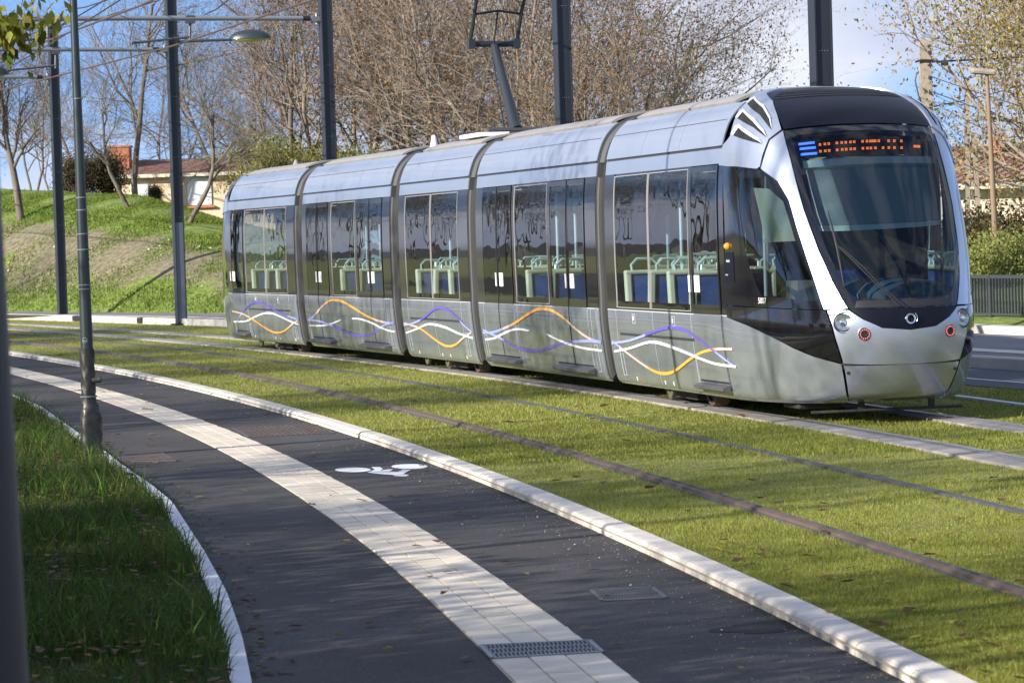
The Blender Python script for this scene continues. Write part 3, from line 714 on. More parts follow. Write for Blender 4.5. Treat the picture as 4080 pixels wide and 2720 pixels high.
hoodE=[(14,.02),(13.2,.75),(12.33,.755),(11.6,.63),(11,.55),(10,.508),(9.2,.485)]
chinE=[(3.79,.308),(3.4,.243),(3.08,.157),(2.985,.09)]
for F in ('M1','M2'):
    b='windshield'
    cdt('front_hood',[(9.22,0),(9.24,.22),(9.26,.478)]+hoodE[::-1][1:]+[(v,-t) for v,t in hoodE[:-1]]+[(9.26,-.478),(9.24,-.22)],'hood',F,0,.02)
    # windshield: black border ring + glass
    gl=[(8.86,0),(8.86,.40),(8.75,.438),(7.5,.425),(6.3,.408),(5.3,.375),(4.6,.335),(4.25,.300),(4.12,.26),(4.10,0)]
    ring=[(9.14,0),(9.17,.25)]+wsE[1:]+[(3.9,.26),(3.94,0)]
    gg=cdt('windshield',mir(gl[1:-1]+[])[:],'wglass',F,-.004)
    half=[(9.14,0)]+[(9.16,.25)]+wsE[1:]+[(3.80,0)]+[(4.10,0)]+gl[::-1][1:]
    cdt('windshield_border',half,'black',F,-.001,.006,sides=(1,-1))
    cdt('front_chin_panel',mir(chinE),'hood',F,0,.01)
    # thin seam between border and chin comes from the gap; silver pillars
    pil=[(9.20,.484),(8.4,.476),(7.5,.464),(6.3,.448),(5.3,.416),(4.55,.376),(4.1,.341),(3.83,.319),(3.81,.431),(4.45,.452),(5.1,.476),(5.75,.498),(6.58,.517),(7.15,.566),(7.53,.655),(7.60,.668),(8.0,.638),(8.8,.582),(9.16,.487)]
    cdt('front_pillar',pil,'silver',F,.004,.02,sides=(1,-1))
    cdt('cab_window',[(7.68,.80),(7.58,.70),(7.40,.63),(7.0,.568),(6.45,.533),(5.8,.510),(5.25,.489),(4.65,.468),(4.12,.452),(4.08,.47),(4.22,.72),(4.9,.776),(5.45,.806),(6.18,.828),(7.0,.832),(7.6,.828)],'cglass',F,-.003,sides=(1,-1))
    ringc=[(7.76,.842),(7.60,.70),(7.53,.660),(7.15,.572),(6.58,.523),(5.75,.504),(5.1,.482),(4.45,.458),(3.83,.438)]
    inn=[(7.62,.828),(7.68,.80),(7.58,.70),(7.40,.63),(7.0,.568),(6.45,.533),(5.8,.510),(5.25,.489),(4.65,.468),(4.12,.452),(4.08,.47),(4.22,.72),(4.9,.776),(5.45,.806),(6.18,.828),(7.0,.832)]
    cdt('cab_window_border',[(7.60,.8275)]+inn[1:10][::1]+[(3.80,.438)]+ringc[::-1][1:] ,'black',F,0,.01,sides=(1,-1))
    cdt('cab_window_border',[(4.12,.452),(3.80,.438),(3.87,.70),(3.93,.915),(4.25,.915),(4.22,.72),(4.08,.47)],'black',F,.0,.01,sides=(1,-1))
    cdt('cab_door_post',[(4.22,.721),(4.24,.915),(5.3,.925),(6.6,.935),(7.85,.945),(7.80,.90),(7.76,.842),(7.0,.833),(6.18,.829),(5.45,.807),(4.9,.777)],'black',F,.0,.01,sides=(1,-1))
    wedge=[(3.90,.912),(3.84,.70),(3.77,.438),(3.74,.424),(2.78,.397),(2.04,.362),(2.25,.486),(2.49,.589),(2.79,.693),(3.1,.796),(3.42,.912)]
    cdt('side_wedge_panel',wedge,'black',F,.0,.01,sides=(1,-1))
    cdt('nose_side_skirt',[(0,.93),(1.5,.93),(3.38,.925),(3.40,.912),(3.08,.796),(2.77,.693),(2.46,.589),(2.22,.486),(2.01,.364),(1.4,.340),(.7,.313),(0,.289)],'silver2',F,.003,.015,sides=(1,-1))
    cdt('bumper',[(3.76,.416),(2.78,.389),(2.03,.352),(1.985,.22),(1.965,0),(2.975,0),(3.06,.157),(3.38,.247),(3.76,.316)],'silver',F,.003,.02,sides=(1,-1))
    cdt('lower_bumper',mir([(1.955,.349),(1.4,.327),(.7,.302),(.02,.274)]),'silver2',F,.003,.02)
    cdt('bumper_seam',mir([(2.06,.37),(1.90,.36)]),'line',F,-.012)
    cdt('roof_fairing_shoulder',[(8.9,.952),(7.88,.965),(7.80,.90),(7.77,.842),(7.60,.690),(7.66,.668),(8.05,.645),(8.84,.588),(9.22,.492),(10,.514),(11,.556),(11.6,.636),(12.33,.762),(13.0,.80),(12.4,.985),(11.3,.86),(10.7,.905),(9.3,.905)],'silver',F,.016,.03,sides=(1,-1))
    for sl in ([(11.05,.84),(11.42,.80),(10.5,.640),(9.75,.572),(9.25,.560),(10.1,.66)],[(10.1,.875),(10.45,.84),(9.75,.705),(9.2,.625),(8.92,.60),(9.5,.70)],[(9.30,.875),(9.62,.84),(9.22,.745),(8.8,.66),(8.62,.636),(8.95,.745)]):
        cdt('shoulder_vent',sl,'hole',F,.02,0,sides=(1,-1),step=(.3,.03))
        e=[(sl[0][0]+.05,sl[0][1]+.02),(sl[1][0]+.10,sl[1][1]+.025),(sl[1][0],sl[1][1]-.01),(sl[0][0],sl[0][1]-.01)]
        fin=[(sl[1][0]+.02,sl[1][1]),(sl[1][0]+.14,sl[1][1]-.005),(sl[2][0]+.13,sl[2][1]-.01),(sl[3][0]+.09,sl[3][1]-.008),(sl[4][0],sl[4][1]-.004),(sl[3][0],sl[3][1]),(sl[2][0],sl[2][1])]
        cdt('vent_fin',fin,'bright',F,.035,.02,sides=(1,-1),step=(.3,.03))
        cdt('vent_fin',e,'bright',F,.03,.02,sides=(1,-1),step=(.3,.03))
    for k in range(4):
        v=11.25+k*.26;w=[.55,.56,.55,.54][k]
        cdt('hood_slot',[(v,-w),(v+.10,-w),(v+.10,w),(v,w)],'hole',F,.004,0,step=(.2,.06))
    # lights
    sxF=1 if F=='M1' else -1
    for t,v,r,kind in ((.348,3.28,.080,'h'),(-.348,3.28,.080,'h'),(.245,2.88,.052,'r'),(-.245,2.88,.052,'r')):
        p=surfo(v,t,.0);n=(surfo(v,t,.05)-surfo(v,t,.0));n/=np.linalg.norm(n)
        fw=np.array([1,0,0.]);ax=(n*.55+fw*.45);ax/=np.linalg.norm(ax)
        P0=Vector(W3(F,sxF*p[0],p[1],p[2]));A=Vector(W3(F,sxF*(p[0]+ax[0]),p[1]+ax[1],p[2]+ax[2]))-P0
        mb=MB();mb.lathe([(r*1.34,-.03),(r*1.30,.004),(r*1.22,.008),(r*1.12,-.012)],P0,A,28);tp(mb,'headlight_rim' if kind=='h' else 'marker_rim','silver',True)
        if kind=='h':
            mb=MB();mb.lathe([(r*1.1,-.02),(r*1.08,.012),(r*.98,.016),(r*.96,.0)],P0,A,28);tp(mb,'headlight_bezel','capgrey',True)
            mb=MB();mb.lathe([(0.001,.0),(r*.3,.005),(r*.35,.018),(r*.5,.006),(r*.96,.016)],P0,A,24);tp(mb,'headlight','lens',True)
            mb=MB();mb.lathe([(0.001,.03),(r*.22,.028),(r*.34,.018),(r*.36,.0)],P0,A,18);tp(mb,'headlight_bulb','chrome',True)
        else:
            mb=MB();mb.lathe([(0.001,.01),(r*.5,.014),(r*1.1,.012)],P0,A,20);tp(mb,'marker_light','blackplastic',True)
            mb=MB();a_=A.orthogonal().normalized();b2=A.cross(a_)
            for k in range(14):
                an=k*2*math.pi/14;c=P0+A*.016+(a_*math.cos(an)+b2*math.sin(an))*r*.86;mb.lathe([(r*.14,-.004),(r*.14,.004),(.0005,.006)],c,A,8)
            tp(mb,'led_ring','red_led')
    if F=='M1':
        p=surfo(3.38,0,0);P0=Vector(W3(F,p[0]+.004,0,p[2]));A=Vector(W3(F,p[0]+1,0,p[2]+.1))-P0
        mb=MB();mb.lathe([(.034,.002),(.036,.016),(.050,.018),(.056,.010),(.056,.0)],P0,A,32)
        a_=Vector((0,0,1));b2=Vector(W3(F,0,1,0))-Vector(W3(F,0,0,0))
        arc=[P0+A*.012+(a_*math.sin(an)-b2*math.cos(an))*.068 for an in np.linspace(-.5,.9,10)];mb.tube(arc,.004,6)
        tp(mb,'front_emblem','chrome',True)
        for t,v in ((.405,3.6),(-.405,3.6),(.325,1.75),(-.325,1.75)):
            p=surfo(v,t,.002);q=surfo(v,t,.05);mb=MB();P0=Vector(W3(F,*p));A=Vector(W3(F,*q))-P0;mb.lathe([(.001,.008),(.016,.008),(.016,-.002)],P0,A.normalized(),14);tp(mb,'bumper_plug','blackplastic')
        # interior of cab
        cdt('display_panel',[(9.0,-.46),(9.0,.44),(8.0,.43),(8.0,-.45)],'hole',F,-.10,0,step=(.3,.06))
        def dots(name,L_,m,off=-.085,s=.006):
            mb=MB()
            for v,t in L_:
                for dz in (-1,1):
                    for dy in (-1,1):
                        p=surfo(v,t,off);P0=Vector(W3(F,p[0]+.012,p[1]+dy*s*1.15,p[2]+dz*s*1.15));A=Vector(W3(F,1,0,0))-Vector(W3(F,0,0,0))
                        Bv=Vector(W3(F,0,1,0))-Vector(W3(F,0,0,0));h=s*.92
                        mb.add([P0+Bv*h+Vector((0,0,h)),P0-Bv*h+Vector((0,0,h)),P0-Bv*h-Vector((0,0,h)),P0+Bv*h-Vector((0,0,h))],[(0,1,2,3)])
            return tp(mb,name,m)
        X1=[697,747,786,865,913,953,1003,1042,1130,1180,1216,1232,1248,1268,1307,1413,1473,1550]
        X2=[700,750,790,868,918,957,1006,1045,1133,1184,1222,1271,1355,1418,1477,1555]
        R1=[(8.53+.07*(x-697)/853,.275-.514*(x-697)/853) for x in X1];R2=[(8.20+.05*(x-700)/855,.282-.507*(x-700)/855) for x in X2]
        dots('display_dots',R1+R2+[(8.35,-.325),(8.35,-.345),(8.35,-.36)],'led_orange')
        for v in (8.67,8.40,8.13):
            mb=MB();q=[]
            for tt in np.linspace(.408,.305,8):
                p=surfo(v,tt,-.085)
                for dz in (-.012,.012): q.append(W3(F,p[0]+.012,p[1],p[2]+dz))
            mb.add(q,[(2*i,2*i+1,2*i+3,2*i+2) for i in range(7)]);tp(mb,'display_bar','led_blue')
        o=cdt('blind_box',[(7.98,-.50),(7.92,.40),(7.66,.41),(7.74,-.49)],'teal',F,-.11,.06,step=(.3,.06))
        cdt('front_blind',[(7.70,-.46),(7.66,.395),(6.05,.41),(6.12,-.43)],'blind',F,-.16,.004,step=(.3,.06))
        cdt('blind_bar',[(6.10,-.435),(6.04,.413),(5.90,.418),(5.98,-.43)],'teal',F,-.155,.02,step=(.3,.06))
        mb=MB();c=[];rows=[]
        for (xx,zz) in ((4.72,1.16),(4.6,1.27),(4.35,1.36),(4.1,1.40),(3.85,1.30),(3.8,.9)):
            rows.append([W3(F,xx-.25*(y/.8)**2*1.6,y,zz-.06*(y/.8)**2) for y in np.linspace(-.85,.85,13)])
        for r in rows:c+=r
        mb.add(c,[(i*13+k,i*13+k+1,(i+1)*13+k+1,(i+1)*13+k) for i in range(5) for k in range(12)]);solid(tp(mb,'dashboard','dash',True),.02)
        mb=MB();mb.box(2.75,2.79,-1.05,.62,.37,2.5,lambda a,b,c:W3(F,a,b,c));mb.box(2.75,2.79,.62,1.1,.37,1.25,lambda a,b,c:W3(F,a,b,c));tp(mb,'cab_partition','capgrey')
        mb=MB();mb.box(2.6,3.4,-.85,.85,2.62,2.66,lambda a,b,c:W3(F,a,b,c));tp(mb,'cab_ceiling','inner')
        mb=MB();mb.box(2.6,3.7,-.85,.85,.40,.44,lambda a,b,c:W3(F,a,b,c));tp(mb,'cab_floor','floor')
        # driver seat
        mb=MB();Wf=lambda a,b,c:W3(F,a,b,c);mb.box(3.15,3.65,-.25,.25,.75,.85,Wf);mb.box(3.10,3.2,-.25,.25,.85,1.5,Wf);mb.box(3.3,3.5,-.1,.1,.37,.75,Wf);tp(mb,'driver_seat','seatblue',bevel=.03)
        mb=MB();mb.box(3.6,3.95,.62,.80,1.15,1.42,Wf);mb.tube([Wf(3.35,.9,.9),Wf(3.35,.9,2.5)],.014,8);tp(mb,'control_panel','inner',bevel=.01)
        # side blind
        cdt('side_blind',[(7.05,.76),(7.0,.66),(6.6,.575),(5.66,.545),(5.62,.72)],'teal',F,-.06,.004,step=(.3,.05))
        cdt('blind_bar',[(5.66,.542),(5.55,.538),(5.52,.725),(5.62,.722)],'seatgreen',F,-.05,.01,step=(.3,.05))
        # wipers
        def sv(pts,off): return [W3(F,*surfo(v,t,off)) for v,t in pts]
        mb=MB();mb.tube(sv([(6.18,.325),(5.8,.322),(5.35,.318),(4.9,.318),(4.4,.318)],.045),[.005,.012,.016,.012,.005],6);tp(mb,'wiper_blade','blackplastic')
        mb=MB();mb.tube(sv([(5.35,.318),(4.9,.24),(4.4,.16),(4.0,.09),(3.86,.075)],.05),.007,6);mb.tube(sv([(5.30,.30),(4.85,.215),(4.35,.135),(3.95,.06),(3.86,.045)],.05),.007,6);tp(mb,'wiper_arm','blackplastic')
        mb=MB();mb.tube(sv([(5.75,.05),(5.1,-.02),(4.5,-.06),(4.0,-.09)],-.12),[.02,.03,.03,.02],6);tp(mb,'wiper_blade','blackplastic')
        cdt('cowl_grille',mir([(4.05,.27),(3.84,.285)]),'blackplastic',F,.004,0)
        # amber lamp, notice plate, number
        p=surfo(5.45,.907,0);q=surfo(5.45,.907,.1);P0=Vector(W3(F,*p));A=(Vector(W3(F,*q))-P0).normalized();mb=MB();mb.lathe([(.036,0),(.036,.012),(.028,.03),(.012,.042),(.001,.044)],P0,A,18);tp(mb,'side_indicator','amber',True)
        cdt('notice_plate',[(5.3,.925),(5.3,.871),(4.55,.861),(4.55,.914)],'hood',F,.004,0,step=(.3,.03))
# text on the tram
def text(name,s,v,t,size,m,off=.006,F='M1',parent=None):
    c=bpy.data.curves.new(name,'FONT');c.body=s;c.size=1;c.align_x='LEFT';ob=bpy.data.objects.new('tmp',c);COL.objects.link(ob)
    dg=bpy.context.evaluated_depsgraph_get();me=bpy.data.meshes.new_from_object(ob.evaluated_get(dg));bpy.data.objects.remove(ob)
    p0=surfo(v,t,off);O=Vector(W3(F,*p0));q=surfo(v,t-.02,off);X=(Vector(W3(F,*q))-O).normalized();q2=surfo(v+.2,t,off);Y=(Vector(W3(F,*q2))-O).normalized()
    for vt in me.vertices: vt.co=O+X*(vt.co.x*size)+Y*(vt.co.y*size)-Vector(TL)
    me.materials.clear();o=link(name,me,tram,M[m]);return o
text('fleet_number','5007',4.0,.737,.085,'sticker')
text('side_logo','tisséo',5.05,.912,.045,'sticker')
text('side_caption','design by',4.72,.915,.022,'sticker')
# ------------------------------------------------------------------ seats, rails inside
def seat(F,x,y,d):
    Wf=lambda a,b,c:W3(F,a,b,c)
    mb=MB();mb.box(x-.03,x+.03,y-.42,y+.42,.80,1.47,lambda a,b,c:Wf(a+d*(c-.8)*.12,b,c));mb.box(min(x,x-d*.42),max(x,x-d*.42),y-.42,y+.42,.74,.82,Wf)
    s=tp(mb,'seat','seatblue',bevel=.02)
    mb=MB()
    for yy in (y-.46,y+.46,):
        mb.box(x-.05,x+.05,yy-.04,yy+.04,.7,1.50,lambda a,b,c:Wf(a+d*(c-.8)*.12,b,c))
    mb.box(x-.055,x+.055,y-.5,y+.5,1.47,1.52,lambda a,b,c:Wf(a+d*.08,b,c));g=mb.build('seat_shell',M['seatgreen'],s,bevel=.02,sub=TL)
    mb=MB()
    for yy in (y-.25,y+.25):
        pts=[Wf(x+d*.08,yy-.15,1.49),Wf(x+d*.1,yy-.16,1.58),Wf(x+d*.1,yy-.09,1.65),Wf(x+d*.1,yy+.09,1.65),Wf(x+d*.1,yy+.16,1.58),Wf(x+d*.08,yy+.15,1.49)];mb.tube(pts,.017,8)
    mb.build('grab_handle',M['railblue'],s,True,sub=TL)
SEATS={'M1':[-1.2,-.35,.55,1.25],'C1':[-.55,.45],'N':[-1.1,-.2,.8,1.5],'C2':[-.55,.45],'M2':[-1.1,-.2,.75,1.5]}
for F,xs in SEATS.items():
    for i,x in enumerate(xs):
        for y in (.62,-.62): seat(F,x,y,1 if i%2 else -1)
for F in LAY:
    a,b=LAY[F]['x'];mb=MB()
    for x in ([-1.8,.9,-.9,1.8] if F[0]=='C' else [-1.5,1.6]):
        if a<x<b: mb.tube([W3(F,x,.35,.37),W3(F,x,.35,2.56)],.02,8);mb.tube([W3(F,x,-.35,.37),W3(F,x,-.35,2.56)],.02,8)
    tp(mb,'grab_pole','railblue')
    mb=MB()
    for x in np.linspace(a+.5,b-.5,3): mb.box(x-.35,x+.35,-.85,-.75,2.2,2.42,lambda p,q,r:W3(F,p,q,r))
    tp(mb,'ceiling_panel','teal')
# ------------------------------------------------------------------ bogies
for F in ('M1','N','M2'):
    for wx in (-.8,.8):
        for sd in (1,-1):
            y=.70*sd;C_=Vector(W3(F,wx,y,.285));A=Vector(W3(F,wx,y+sd,.285))-C_
            mb=MB();mb.lathe([(.27,-.11),(.285,-.10),(.285,.0),(.262,.03),(.262,.045),(.21,.05),(.20,.02),(.08,.02),(.07,.08),(.001,.08)],C_,A,32);tp(mb,'wheel','rust',True)
        mb=MB();mb.tube([W3(F,wx,-.7,.285),W3(F,wx,.7,.285)],.06,10);tp(mb,'axle','under')
    for sd in (1,-1):
        mb=MB();mb.box(-.42,.42,min(sd*.60,sd*.80),max(sd*.60,sd*.80),.065,.19,lambda a,b,c:W3(F,a,b,c));mb.box(-1.1,1.1,min(sd*.5,sd*.62),max(sd*.5,sd*.62),.17,.34,lambda a,b,c:W3(F,a,b,c));tp(mb,'track_brake','under',bevel=.015)
        for dx in (-1.25,-.05,) if F!='M1' else (-.05,):
            C_=Vector(W3(F,dx,sd*.95,.20));A=Vector(W3(F,dx,sd*1.95,.20))-C_;mb=MB();mb.lathe([(.115,-.02),(.12,0),(.12,.02),(.06,.025),(.055,.0)],C_,A,24);tp(mb,'brake_disc','disc',True)
mb=MB();mb.tube([W3('M1',4.25,.80,.115),W3('M1',4.42,.4,.125),W3('M1',4.47,0,.13),W3('M1',4.42,-.4,.125),W3('M1',4.25,-.80,.115)],.015,8)
for y in (.32,-.42):mb.box(4.38,4.41,y-.03,y+.03,.11,.25,lambda a,b,c:W3('M1',a,b,c))
tp(mb,'obstacle_bar','under')
mb=MB();mb.box(3.4,3.9,.35,.8,.13,.20,lambda a,b,c:W3('M1',a,b,c));tp(mb,'sand_box','under',bevel=.02)
# ------------------------------------------------------------------ pantograph and roof kit
Wn=lambda a,b,c:W3('N',a,b,c)
mb=MB();mb.box(-1.0,1.1,-.5,.5,3.42,3.47,Wn);mb.tube([Wn(-.6,.55,3.50),Wn(-.6,-.55,3.50)],.035,8);mb.tube([Wn(.68,.45,3.50),Wn(.68,-.45,3.50)],.045,8);tp(mb,'pantograph_base','darkmetal')
mb=MB();mb.tube([Wn(.66,0,3.50),Wn(.5,0,3.62),Wn(-.35,0,4.72),Wn(-.42,0,4.80)],[.09,.085,.062,.06],12);mb.tube([Wn(.42,.12,3.48),Wn(-.40,.05,4.74)],.012,6);tp(mb,'pantograph_lower_arm','panto',True)
mb=MB();mb.tube([Wn(-.45,.38,4.83),Wn(-.45,-.38,4.83)],.045,10);mb.box(-.52,-.38,.30,.40,4.76,4.90,Wn);mb.box(-.52,-.38,-.40,-.30,4.76,4.90,Wn);tp(mb,'pantograph_knuckle','panto')
mb=MB()
mb.tube([Wn(-.45,.36,4.85),Wn(-.1,.36,5.35),Wn(.62,.45,6.22)],.028,8);mb.tube([Wn(-.45,-.36,4.85),Wn(-.1,-.36,5.35),Wn(.62,-.45,6.22)],.028,8);mb.tube([Wn(-.18,.37,5.25),Wn(-.16,0,5.30),Wn(-.18,-.37,5.25)],.018,8);mb.tube([Wn(-.40,.02,4.8),Wn(-.16,.0,5.30)],.014,6);tp(mb,'pantograph_upper_arm','panto')
mb=MB();mb.tube([Wn(.62,.85,6.20),Wn(.62,.6,6.30),Wn(.62,0,6.34),Wn(.62,-.6,6.30),Wn(.62,-.85,6.20)],.025,8);mb.tube([Wn(.9,.85,6.20),Wn(.9,.6,6.30),Wn(.9,0,6.34),Wn(.9,-.6,6.30),Wn(.9,-.85,6.20)],.025,8);mb.tube([Wn(.62,.45,6.24),Wn(.9,.45,6.24)],.02,6);mb.tube([Wn(.62,-.45,6.24),Wn(.9,-.45,6.24)],.02,6);tp(mb,'pantograph_head','panto')
for F,x in (('C2',2.6),('M2',-.6)):
    mb=MB();P0=Vector(W3(F,x,.35,3.40));mb.lathe([(.07,0),(.06,.02),(.035,.16),(.02,.18),(.001,.185)] if F=='C2' else [(.10,0),(.06,.03),(.02,.11),(.001,.12)],P0,(0,0,1),14);tp(mb,'roof_antenna','sticker' if F=='C2' else 'grey',True)
mb=MB();mb.box(.2,1.3,.3,.75,3.40,3.46,Wn);tp(mb,'roof_box','sticker',bevel=.01)
# ================================================================== POLES, ARMS, WIRES
def pick(px,py,Y):
    d=[r_[k]*(px-2040)/12000-u_[k]*(py-1360)/12000+f_[k] for k in range(3)];t=Y/d[1];return (d[0]*t,Y,H+d[2]*t)
def tang(Y):
    a=cx('r3',Y+.5)-cx('r3',Y-.5);v=Vector((float(a),1,0)).normalized();return v
POLES=[(-13.13,88.2),(-8.5,77.6),(-3.87,66.2),(1.01,51.4),(4.24,40.29)]
PL_LAB=['dark steel catenary pole farthest left, its top below the top of the picture','dark steel catenary pole with the long street lamp arm','dark steel catenary pole rising behind the rear of the tram','dark steel catenary pole rising behind the middle of the tram','dark steel catenary pole rising behind the tram front']
for i,(x,y) in enumerate(POLES):
    t=tang(y);n=Vector((-t.y,t.x,0))  # to the left (near) side
    root=thing('catenary_pole',(x,y,0),0,PL_LAB[i],'pole','catenary poles along the far kerb')
    mb=MB();ht=8.72 if i==0 else 8.9
    def q(a,b,c): # a along track, b toward camera side
        return (t.x*a+n.x*b,t.y*a+n.y*b,c)
    h=.125
    # H section
    mb.box(-h,h,.105,.125,0,ht,q);mb.box(-h,h,-.125,-.105,0,ht,q);mb.box(-.01,.01,-.105,.105,0,ht,q)
    # closing plate recessed on one face
    mb.box(-.095,-.085,-.105,.105,0,ht,q)
    mb.box(-.24,.24,-.22,.22,-.01,.025,q)
    mb.build('shaft',M['pole'],root)
    mb=MB()
    for k in range(5):
        for e in (-.06,-.02,.02,.06): mb.lathe([(.008,0),(.008,.006),(.001,.008)],q(-.096,e,1.2+k*1.55),Vector(q(-1,0,0)),6)
    mb.build('bolt',M['galv'],root)
    if i==1:
        mb=MB();mb.box(-.104,-.096,-.10,.10,.05,2.62,q);mb.build('access_panel',mat('blue_grey_panel',(.13,.15,.19),.5,.2),root)
ARMS=[(0,7.06,8.6),(1,7.05,9.0),(2,6.87,9.0)]
arm_lab=['galvanised cross tube on the farthest left pole','galvanised cross tube reaching left from the lamp arm pole','topmost galvanised cross tube, reaching left from the pole behind the tram rear']
def wpt(trk,Y,z):
    x,y=offcurve('r3',.7175 if trk==2 else -2.35,Y);return Vector((float(x),float(y),z))
for (i,z,L_),lab in zip(ARMS,arm_lab):
    x,y=POLES[i];t=tang(y);n=Vector((-t.y,t.x,0))
    root=thing('cantilever_tube',(x,y,z),0,lab,'cross tube','cross tubes over the tracks')
    q=lambda a,b,c:(t.x*a+n.x*b,t.y*a+n.y*b,c)
    mb=MB();mb.tube([q(0,.30,.01),q(0,L_*.5,.03),q(0,L_,.0)],.055,10);mb.build('tube',M['tube'],root,True)
    mb=MB();mb.tube([q(0,.36,.012),q(0,.52,.015)],.062,10);mb.build('insulator',M['blackplastic'],root,True)
    mb=MB();mb.box(-.05,.05,.10,.32,-.05,.05,q);mb.tube([q(0,.2,-.12),q(0,.2,.12)],.03,8);mb.build('bracket',M['galv'],root)
    for d in (3.05,6.15):
        m2=MB();m2.tube([q(0,d,.02),q(0,d+.02,-.45)],.03,8);m2.box(-.05,.05,d-.1,d+.1,-.09,.08,q);m2.tube([q(0,d+.02,-.38),q(0,d+1.3,-.50)],.028,8);m2.build('registration_arm',M['capgrey'],root,True)
        m2=MB();m2.tube([q(0,d+1.3,-.05),q(0,d+.5,-.42)],.006,4);m2.build('stay_wire',M['cable'],root)
# contact wires
for trk,z0,lab in ((2,6.38,'contact wire above the far track, passing over the tram'),(1,6.42,'contact wire above the nearer track, crossing the upper left corner')):
    mb=MB();pts=[];stops=[40,52,66,78,88.5,104,120] if trk==2 else [30,44,56,68,80,92,108]
    for a in stops: pts.append(wpt(trk,a,z0+.04*math.sin(a)))
    m=MB();m.tube(pts,.020,6);tag(m.build('contact_wire',M['wire'],smooth=True),lab,'wire','overhead contact wires')
# supporting cables in the upper left
cabs=[((0,238,72),(420,0,60)),((0,290,78),(480,0,60)),((100,192,80),(300,60,70)),((0,150,84),(268,70,75)),((170,130,86),(640,0,62)),((815,60,64),(910,0,60)),((262,42,70),(430,0,62)),((195,100,88),(90,150,84))]
for k,(a,b) in enumerate(cabs):
    mb=MB();A_=Vector(pick(*a));B_=Vector(pick(*b));mb.tube([A_,A_.lerp(B_,.5)-Vector((0,0,.04)),B_],.016,5);
    L_=['lowest steel stay cable left of the grey lamp pole','steel stay cable rising just above the lowest one at the left','short steel cable crossing the far left pole','steel cable running to the top of the far left pole','long steel cable rising toward the lamp arm pole','short tensioned cable with a turnbuckle above the topmost cross tube','tensioned cable clipped on the topmost cross tube beside the grey lamp pole','short cable end tied to the head of the far left pole'][k]
    tag(mb.build('stay_cable',M['cable'],smooth=True),L_,'cable','steel stay cables')
    
# lamp arm on pole 2 ; second lamp at far left edge
def street_lamp(root,P0,dirx,L_,s=1):
    mb=MB();d=Vector(dirx);mb.tube([P0,P0+d*L_],.035,8);mb.tube([P0-Vector((0,0,.16)),P0+Vector((0,0,.16))],.03,6);mb.build('lamp_arm',M['lamp'],root,True)
    c=P0+d*(L_+.42)
    mb=MB();vs=[];fs=[];n=16;R=6
    for j in range(R+1):
        a=j/R*math.pi/2
        for k in range(n):
            th=2*math.pi*k/n;rr=math.cos(a);vs.append(c+d*(.55*rr*math.cos(th))+Vector((-d.y,d.x,0))*(.24*rr*math.sin(th))+Vector((0,0,.25*math.sin(a)+(.05*math.cos(th) if 0 else 0))))
    for j in range(R):
        for k in range(n): fs.append((j*n+k,j*n+(k+1)%n,(j+1)*n+(k+1)%n,(j+1)*n+k))
    mb.add(vs,fs);mb.build('lamp_head',M['lamp'],root,True)
    mb=MB();vs=[]
    for j in range(4):
        a=j/3*math.pi/2
        for k in range(n):
            th=2*math.pi*k/n;rr=math.cos(a)*.92;vs.append(c+d*(.55*rr*math.cos(th))+Vector((-d.y,d.x,0))*(.24*rr*math.sin(th))-Vector((0,0,.08*math.sin(a))))
    mb.add(vs,[(j*n+k,(j+1)*n+k,(j+1)*n+(k+1)%n,j*n+(k+1)%n) for j in range(3) for k in range(n)]);mb.build('lamp_lens',M['lampglass'],root,True)
x,y=POLES[1];root=thing('street_lamp',(x,y,7.26),0,'dark green street lamp on a long arm fixed to the second pole from the left','street lamp')
street_lamp(root,Vector((.15,0,0)),(1,-.05,0),1.45)
p=pick(-60,300,70);root=thing('street_lamp',p,0,'street lamp head cut by the left edge of the picture','street lamp')
street_lamp(root,Vector((-1.3,0,0)),(1,0,0),.9)
mb=MB();mb.tube([(-1.3,0,-p[2]),(-1.3,0,.1)],[.10,.05],10);mb.build('post',M['lamp'],root,True)
# grey tapered lamp pole at left foreground with black wrapping at its foot
root=thing('lamp_post',(-4.10,29.03,-.05),0,'tapered grey lamp post with clear tape bands and a black plastic wrapped foot','lamp post')
mb=MB();mb.tube([(-.0,0,0),(0,0,1.2),(-.01,0,4.4),(-.03,0,9.0)],[.066,.060,.036,.03],20);mb.build('shaft',mat('grey_green_paint',(.03,.04,.044),.35,.3),root,True)
mb=MB();rr=[];
zs=np.linspace(-.02,1.05,34);n=26;vs=[]
for j,z in enumerate(zs):
    b=.098 if z<.38 else (.098-(z-.38)*.15 if z<.58 else .068)
    for k in range(n):
        th=2*math.pi*k/n;r=b+.006*math.sin(th*5+z*40)+rng.normal(0,.0022)+(.012*math.sin(th*3+2) if z<.45 else 0);vs.append((r*math.cos(th)+(.012 if z<.5 else 0),r*math.sin(th),z))
mb.add(vs,[(j*n+k,j*n+(k+1)%n,(j+1)*n+(k+1)%n,(j+1)*n+k) for j in range(len(zs)-1) for k in range(n)]);mb.build('plastic_wrap',mat('black_plastic_wrap',(.018,.017,.016),.42,coat=.2),root,True)
mb=MB();mb.tube([(.05,-.03,.74),(.10,-.04,.745),(.13,-.04,.75)],[.035,.028,.034],10);mb.build('wrap_knot',M['rubber'],root)
for z,r in ((.585,.083),(1.62,.060),(1.66,.060),(2.0,.059),(2.15,.058),(2.38,.056),(2.5,.056),(3.45,.048)):
    mb=MB();mb.lathe([(r-.004,-.006),(r+.0,-.004),(r+.0,.006),(r-.004,.008)],(0,0,z),(0,0,1),18)
    mb.build('tape_band',M['tape'],root,True)
mb=MB();vs=[];fs=[]
